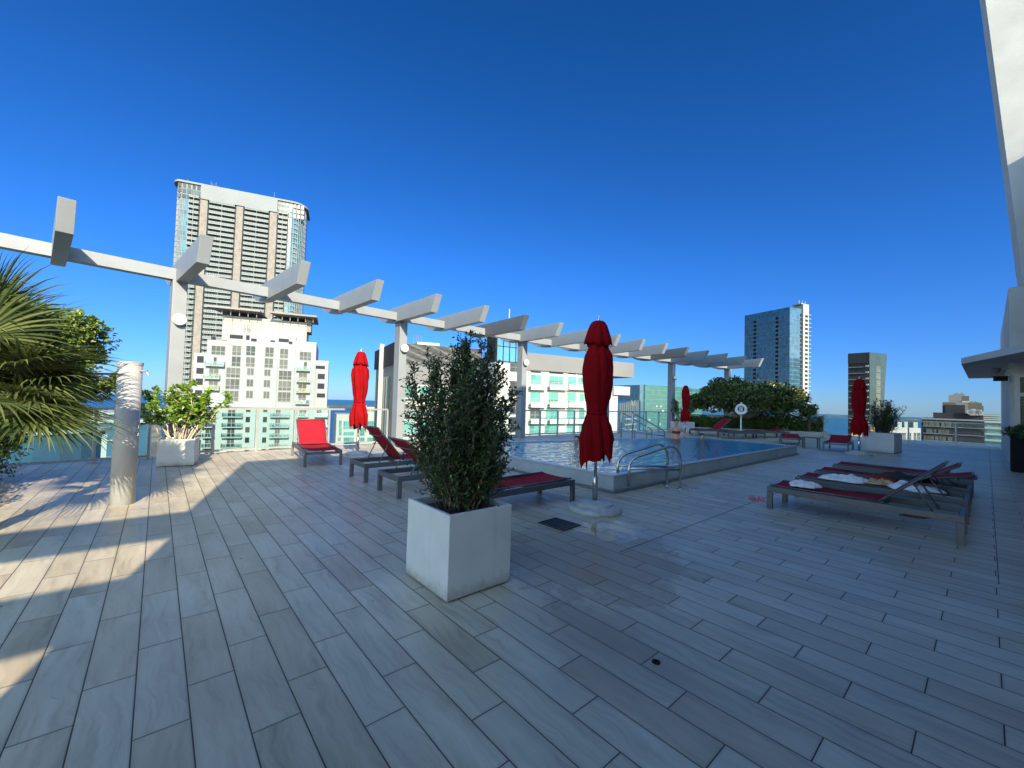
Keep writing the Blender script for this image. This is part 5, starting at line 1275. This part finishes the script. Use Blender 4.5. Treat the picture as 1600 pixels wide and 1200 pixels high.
# ---- teal slab and dark crest building -----------------------------------------------------
ZC = lambda x, y: (960+x/10.667, 590+y/10.667)
F8 = Face(1040, 330, R(99)); B8 = Bld('teal_slab_tower', F8, 'broad teal glass slab building behind the far umbrella')
t8 = lambda x, y: F8.hit(*ZC(x, y)); a, b = t8(503, 400)[0], t8(1458, 400)[0]; zt = t8(960, 162)[1]; sa_ = t8(430, 400)[0]
B8.box('front_glass', 'g_curtain2', a, b, 0, 26, GZ, zt)
B8.box('side_glass', 'g_curtain', sa_, a-.02, .6, 26, GZ, zt+.3)
B8.boxes('floor_line', 'w_grey', [(a+.2, b, -.25, -.01, zt-3.3*k, zt-3.3*k+.28) for k in range(1, 26)])
mb = MB(); q = random.Random(4)
for k in range(7): u = q.uniform(a+3, b-8); z = zt-3.3*q.randint(3, 10)-1.6; mb.box(u, u+2.2, -.3, -.05, z-.5, z+.6, F8.T)
B8.put(mb, 'bright_window', 'w_white')
B8.box('rooftop_screen', 'g_curtain2', a+8, b-6, 6, 16, zt+.002, zt+1.1)
F9 = Face(985, 240, R(77)); B9 = Bld('sloped_roof_building', F9, 'small dark grey building with sloping roof left of the teal slab')
t9 = lambda x, y: F9.hit(*ZC(x, y)); a, b = t9(88, 500)[0], t9(418, 500)[0]; za, zb_ = t9(92, 425)[1], t9(400, 370)[1]
mb = MB(); mb.hexa([F9.w(a, 0, GZ), F9.w(b, 0, GZ), F9.w(b, 16, GZ), F9.w(a, 16, GZ), F9.w(a, 0, za), F9.w(b, 0, zb_), F9.w(b, 16, zb_), F9.w(a, 16, za)]); B9.put(mb, 'wall', 'g_curtain')
mb = MB()
for i in range(10):
    u = a+(b-a)*i/10; zz = za+(zb_-za)*i/10; mb.box(u, u+.35, -.3, -.02, zz-8, zz-.3, F9.T)
B9.put(mb, 'slatted_crown', 'w_grey')
B9.boxes('floor_line', 'w_beige', [(a+(b-a)*.25, a+(b-a)*.8, -.6, -.03, za-9-3.1*k, za-9-3.1*k+.8) for k in range(9)])
B9.boxes('dark_corner', 'w_dark', [(b, b+1.0, -.2, 14, GZ, zb_-.4)])
mb = MB()
for sx_, w_ in ((270, 1), (330, -1)):
    u, z = t9(sx_, 430)
    for k in range(5): t_ = k/4; mb.box(u+w_*(.2+1.0*t_*(1-t_)*3), u+w_*(.2+1.0*t_*(1-t_)*3)+.35, -.5, -.31, z-1+2.2*t_, z-.4+2.2*t_, F9.T)
u, z = t9(300, 430); mb.box(u-.15, u+.15, -.5, -.31, z-1.4, z+.4, F9.T)
B9.put(mb, 'wall_emblem', 'w_white')
# ---- tall blue glass tower -----------------------------------------------------------------
ZT = lambda x, y: (1140+x/5.456, 460+y/5.456)
FT = Face(1234, 380, R(197)); BT = Bld('blue_glass_tower', FT, 'tall blue glass tower with white balcony edge rising behind the wide tree')
tt = lambda x, y: FT.hit(*ZT(x, y)); cL = tt(127, 400)[0]; cR = tt(512, 400)[0]; lo, hi = sorted((cL, cR)); zt = (tt(127, 178)[1]+tt(512, 110)[1])/2
FT2 = Face(0, 0, R(106), org=FT.w(cR, 0, 0)); ts = lambda x, y: FT2.hit(*ZT(x, y))
q1 = ts(618, 400)[0]; q2 = ts(665, 400)[0]; q3 = ts(688, 400)[0]
mb = MB()
A = FT.w(cL, 0, 0); B = FT.w(cR, 0, 0); Cc = FT2.w(q1, 0, 0); Dd = A+(Cc-B)
base = [A, B, Cc, Dd]; mb.hexa([Vector((p.x, p.y, GZ)) for p in base]+[Vector((p.x, p.y, zt)) for p in base]); fix_normals(BT.put(mb, 'glass_body', 'g_curtain'))
L = []
nfl = int((zt+25)/3.35)
BT.boxes('floor_line', 'w_grey', [(lo, hi, -.22, -.01, zt-9-3.35*k, zt-9-3.35*k+.32) for k in range(nfl)])
BT.boxes('side_floor_line', 'w_grey', [(0, q1, -.22, -.01, zt-9-3.35*k, zt-9-3.35*k+.3) for k in range(nfl)], f=FT2)
for k in range(nfl):
    for (xa, xb) in ((205, 228), (393, 416)):
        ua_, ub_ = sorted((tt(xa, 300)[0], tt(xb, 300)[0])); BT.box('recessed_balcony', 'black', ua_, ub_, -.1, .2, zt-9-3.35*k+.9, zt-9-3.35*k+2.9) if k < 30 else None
BT.box('balcony_core', 'w_cream', q1+.02, q2, -.8, 14, GZ, ts(640, 92)[1], f=FT2)
BT.box('balcony_core', 'w_white', q2+.02, q3-1.5, .6, 12, GZ, ts(675, 168)[1], f=FT2)
for k in range(nfl+1):
    z = ts(675, 172)[1]-3.35*k
    BT.box('edge_balcony', 'w_white', q2+.03, q3, -.6, .59, z-.5, z, f=FT2) if k < 30 else None
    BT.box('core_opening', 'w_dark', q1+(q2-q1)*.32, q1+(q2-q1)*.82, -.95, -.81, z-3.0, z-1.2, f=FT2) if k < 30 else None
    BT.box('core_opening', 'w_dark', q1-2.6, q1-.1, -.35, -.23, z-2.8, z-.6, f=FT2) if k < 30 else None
BT.box('roof_slab', 'w_white', q1-3, q2, -1.0, 6, ts(640, 92)[1]+.002, ts(640, 92)[1]+.7, f=FT2)
mb = MB()
for x in (603, 630, 655): u = ts(x, 80)[0]; mb = MB(); mb.tube([FT2.w(u, 1, ts(640, 92)[1]), FT2.w(u, 1, ts(640, 92)[1]+3.5)], .25, 5); BT.put(mb, 'antenna', 'w_white')
# ---- curved dark tower -----------------------------------------------------------------------
ZD = lambda x, y: (1180+x/6.154, 540+y/6.154)
FD = Face(1358, 400, R(187)); BD = Bld('curved_dark_tower', FD, 'slender dark tower with a curving glass side behind the closed umbrella')
td = lambda x, y: FD.hit(*ZD(x, y)); a_, b_ = td(893, 400)[0], td(1100, 400)[0]; zt = (td(893, 78)[1]+td(1100, 62)[1])/2
A = FD.w(a_, 0, 0); B = FD.w(b_, 0, 0); FD2 = Face(0, 0, R(112), org=B); t0 = lambda x, y: FD2.hit(*ZD(x, y)); q = t0(1268, 300)[0]
Cc = FD2.w(q, 0, 0); Dd = A+(Cc-B)
mb = MB(); zz = [GZ]+[zt-4-(zt+40-4)*k/14 for k in range(14, -1, -1)]+[zt]
prev = None
def cshift(z):  # waist of the curved side, metres
    t = max(0, min(1, (zt-z)/85)); return 3.4*math.sin(t*math.pi*.95)**1.2*(1 if t < .55 else 1)
secs = []
for z in zz:
    s1 = -(B-A).normalized()*0; sh1 = cshift(z); e1 = FD2.u*(-sh1 if q > 0 else sh1)
    g1 = Vector((0, 0, 0))
    secs.append([A+Vector((0, 0, z)), B+g1+Vector((0, 0, z)), Cc+e1+Vector((0, 0, z)), Dd+e1+Vector((0, 0, z))])
mb.mi = 0
for s0, s1_ in zip(secs[:-1], secs[1:]):
    for i in range(4):
        mb.mi = 1 if i == 1 else 0; j = (i+1) % 4; mb.face([s0[i], s0[j], s1_[j], s1_[i]])
mb.mi = 0; mb.face(secs[-1]); fix_normals(BD.put(mb, 'body', [M['w_dark'], M['g_slate']]))
lo, hi = sorted((a_, b_))
BD.boxes('floor_line', 'w_grey', [(lo+.2, hi-1.0, -.7, -.02, zt-11-4.6*k, zt-11-4.6*k+.5) for k in range(22)])
BD.boxes('floor_end', 'w_white', [(b_-2.2 if b_ > a_ else b_+.4, b_-.4 if b_ > a_ else b_+2.2, -1.0, -.03, zt-11-4.6*k+.51, zt-11-4.6*k+1.3) for k in range(22)])
BD.boxes('dark_crown', 'w_dark', [(lo, hi, -.5, -.01, zt-8, zt-.3)])
for k in range(7):
    u0 = q*.38; u1_ = q*.60; z = zt-14-5.1*k; uu = sorted((u0, u1_)); BD.window(uu[0], uu[1], z, z+3.9, 2, 2, 'g_dark', 'w_white', f=FD2, d=-.05)
# ---- orange-railed rooftop box
FO = Face(1352, 150, R(186)); BO = Bld('orange_rooftop', FO, 'small sunlit orange rooftop frame at the foot of the curved dark tower')
to = lambda x, y: FO.hit(*ZD(x, y)); u0, z0 = to(925, 900); u1_, z1 = to(1145, 855); uu = sorted((u0, u1_))
BO.box('floor', 'orange', uu[0], uu[1], 0, 6, GZ, z1-.5)
BO.boxes('frame', 'orange', [(uu[0], uu[1], 0, .25, z1-.49, z1), (uu[0] if u1_ < u0 else uu[1]-.8, uu[0]+.8 if u1_ < u0 else uu[1], .0, .3, z1+.01, to(1145, 780)[1])])
BO.boxes('panel_stripe', 'w_cream', [(uu[0]+(uu[1]-uu[0])*k/8, uu[0]+(uu[1]-uu[0])*(k+.4)/8, -.06, -.005, z0, z1-.7) for k in range(8)])
# ---- white condo block, lower right
ZE = lambda x, y: (1380+x/6, 560+y/6)
FE = Face(1415, 200, R(150)); BE = Bld('white_condo_block', FE, 'sunlit white block with square dark windows low behind the right-hand railing')
te = lambda x, y: FE.hit(*ZE(x, y)); u0 = te(60, 700)[0]; u1_ = te(352, 700)[0]; uu = sorted((u0, u1_)); z1 = te(200, 648)[1]
BE.box('wall', 'w_cream', uu[0], uu[1], 0, 20, GZ, z1)
BE.boxes('roof_hut', 'w_white', [(*sorted((te(x, 640)[0], te(x+40, 640)[0])), 1, 4, z1+.002, z1+2) for x in (150, 215, 300)])
for j in range(5):
    for (x0, x1) in ((178, 212), (228, 262), (288, 308), (318, 348), (70, 100), (120, 150)):
        a1, z1_ = te(x0, 698+j*23); a2, z0_ = te(x1, 714+j*23); a_, b_ = sorted((a1, a2)); BE.window(a_, b_, z0_-.6, z1_, 2, 1, 'g_dark', 'w_cream')
# ---- dark stepped tower, right
ZG = lambda x, y: (1430+x/9.412, 600+y/9.412)
FG = Face(1500, 300, R(178)); BG = Bld('dark_stepped_tower', FG, 'dark stepped tower complex with upper blocks coloured khaki as the sunlit side left of the penthouse corner')
tg = lambda x, y: FG.hit(*ZG(x, y))
def gblock(name, mt, x0, x1, ytop, d0, d1, zb=GZ):
    u0, u1_ = sorted((tg(x0, 500)[0], tg(x1, 500)[0])); k = 1+d0/300.0; z = CAMH+(tg((x0+x1)/2, ytop)[1]-CAMH)
    BG.box(name, mt, u0, u1_, d0, d1, zb, z); return u0, u1_, z
u0, u1_, z = gblock('lower_block', 'w_dark', 92, 1020, 535, 0, 40)
BG.box('roof_edge', 'w_grey', u0, u1_, -.5, 40, z+.002, z+.7)
BG.boxes('floor_line', 'w_grey', [(u0+(u1_-u0)*.02, u0+(u1_-u0)*.99, -.5, -.02, z-3.6-3.6*k, z-3.6-3.6*k+.3) for k in range(12)])
L = []; qq = random.Random(8)
for k in range(12):
    for i in range(9):
        c = u0+(u1_-u0)*(.03+.05*i+qq.uniform(-.005, .005)); L.append((c, c+1.1+qq.uniform(0, .8), -.3, -.03, z-3.4-3.6*k, z-3.4-3.6*k+2.2))
BG.boxes('khaki_panels', 'w_tan', [b for i, b in enumerate(L) if i % 4 != 1], kind='stuff')
gblock('middle_block', 'w_dark', 262, 1000, 428, 2, 38); gblock('dark_block', 'w_dark', 440, 735, 305, 4, 34); gblock('left_shaft', 'w_grey', 400, 780, 262, 8, 30)
gblock('right_shaft', 'w_tan', 740, 1020, 318, 9, 30); gblock('right_crown', 'w_tan', 775, 1000, 268, 12, 30); gblock('top_block', 'w_grey', 490, 690, 152, 12, 28); gblock('top_block_lit_side', 'w_tan', 691, 805, 165, 13, 28)  # sunlit side of the tower put into the colour: right-hand blocks khaki
gblock('bright_ledge', 'w_cream', 690, 805, 245, 10.5, 12.9, tg(750, 265)[1])
mb = MB(); zz = tg(640, 150)[1]
for k in range(7): u = tg(560+28*k, 140)[0]; mb.box(u-.35, u+.35, 15, 16, zz-.3, zz+.5+(k % 3)*.4, FG.T)
zz = tg(880, 268)[1]
for k in range(5): u = tg(815+28*k, 260)[0]; mb.box(u-.35, u+.35, 15, 16, zz-.3, zz+.5+(k % 2)*.4, FG.T)
BG.put(mb, 'roof_equipment', 'w_grey')
mb = MB()
for k in range(9):
    u, z = tg(800+22*k, 400+(k % 3)*12); mb.box(u-.9, u+.7, .5, 2.5, z-1.2, z+.6+(k % 2)*.5, FG.T)
BG.put(mb, 'roof_boxes', 'w_white', kind=None)
BG.boxes('shaft_rib', 'w_tan', [(tg(405+26*k, 300)[0]-.25, tg(405+26*k, 300)[0]+.25, 7.5, 7.99, tg(450, 420)[1], tg(500, 268)[1]) for k in range(8)])
FH_ = Face(1545, 330, R(178)); BH = Bld('pale_banded_building', FH_, 'pale blue-green building with horizontal floor bands behind the railing next to the penthouse')
th = lambda x, y: FH_.hit(*ZG(x, y)); u0, u1_ = sorted((th(1010, 600)[0], th(1420, 600)[0])); z = th(1200, 545)[1]
BH.box('glass_wall', 'g_aqua', u0, u1_, 0, 30, GZ, z); BH.boxes('floor_band', 'w_mint', [(u0, u1_, -1.0, -.02, z-3.2*k-1.0, z-3.2*k) for k in range(14)])
uu = sorted((th(985, 500)[0], th(1262, 500)[0])); BH.box('upper_block', 'w_grey', uu[0], uu[1], 6, 24, z+.002, th(1100, 445)[1]); BH.boxes('upper_band', 'w_mint', [(uu[0], uu[1], 5.5, 5.99, th(1100, y)[1]-.4, th(1100, y)[1]+.2) for y in (462, 492, 520)])
# glazing grid on the flat front of the tall tower beside the balconies
mb = MB()
for (x0, x1) in ((165, 300), (1200, 1290)):
    a_, b_ = t1(x0, 520)[0]+(3 if x0 < 200 else 0), t1(x1, 520)[0]
    for k in range(NF): z = zr-7.5-FH*k; mb.box(a_, b_, -.16, -.09, z-.2, z+.2, F1.T)
    n_ = max(2, int((b_-a_)/1.9))
    for i in range(n_+1): c = a_+(b_-a_)*i/n_; mb.box(c-.14, c+.14, -.2, -.161, GZ+60, zr-4.3, F1.T)
B1.put(mb, 'front_mullion_grid', 't_white')
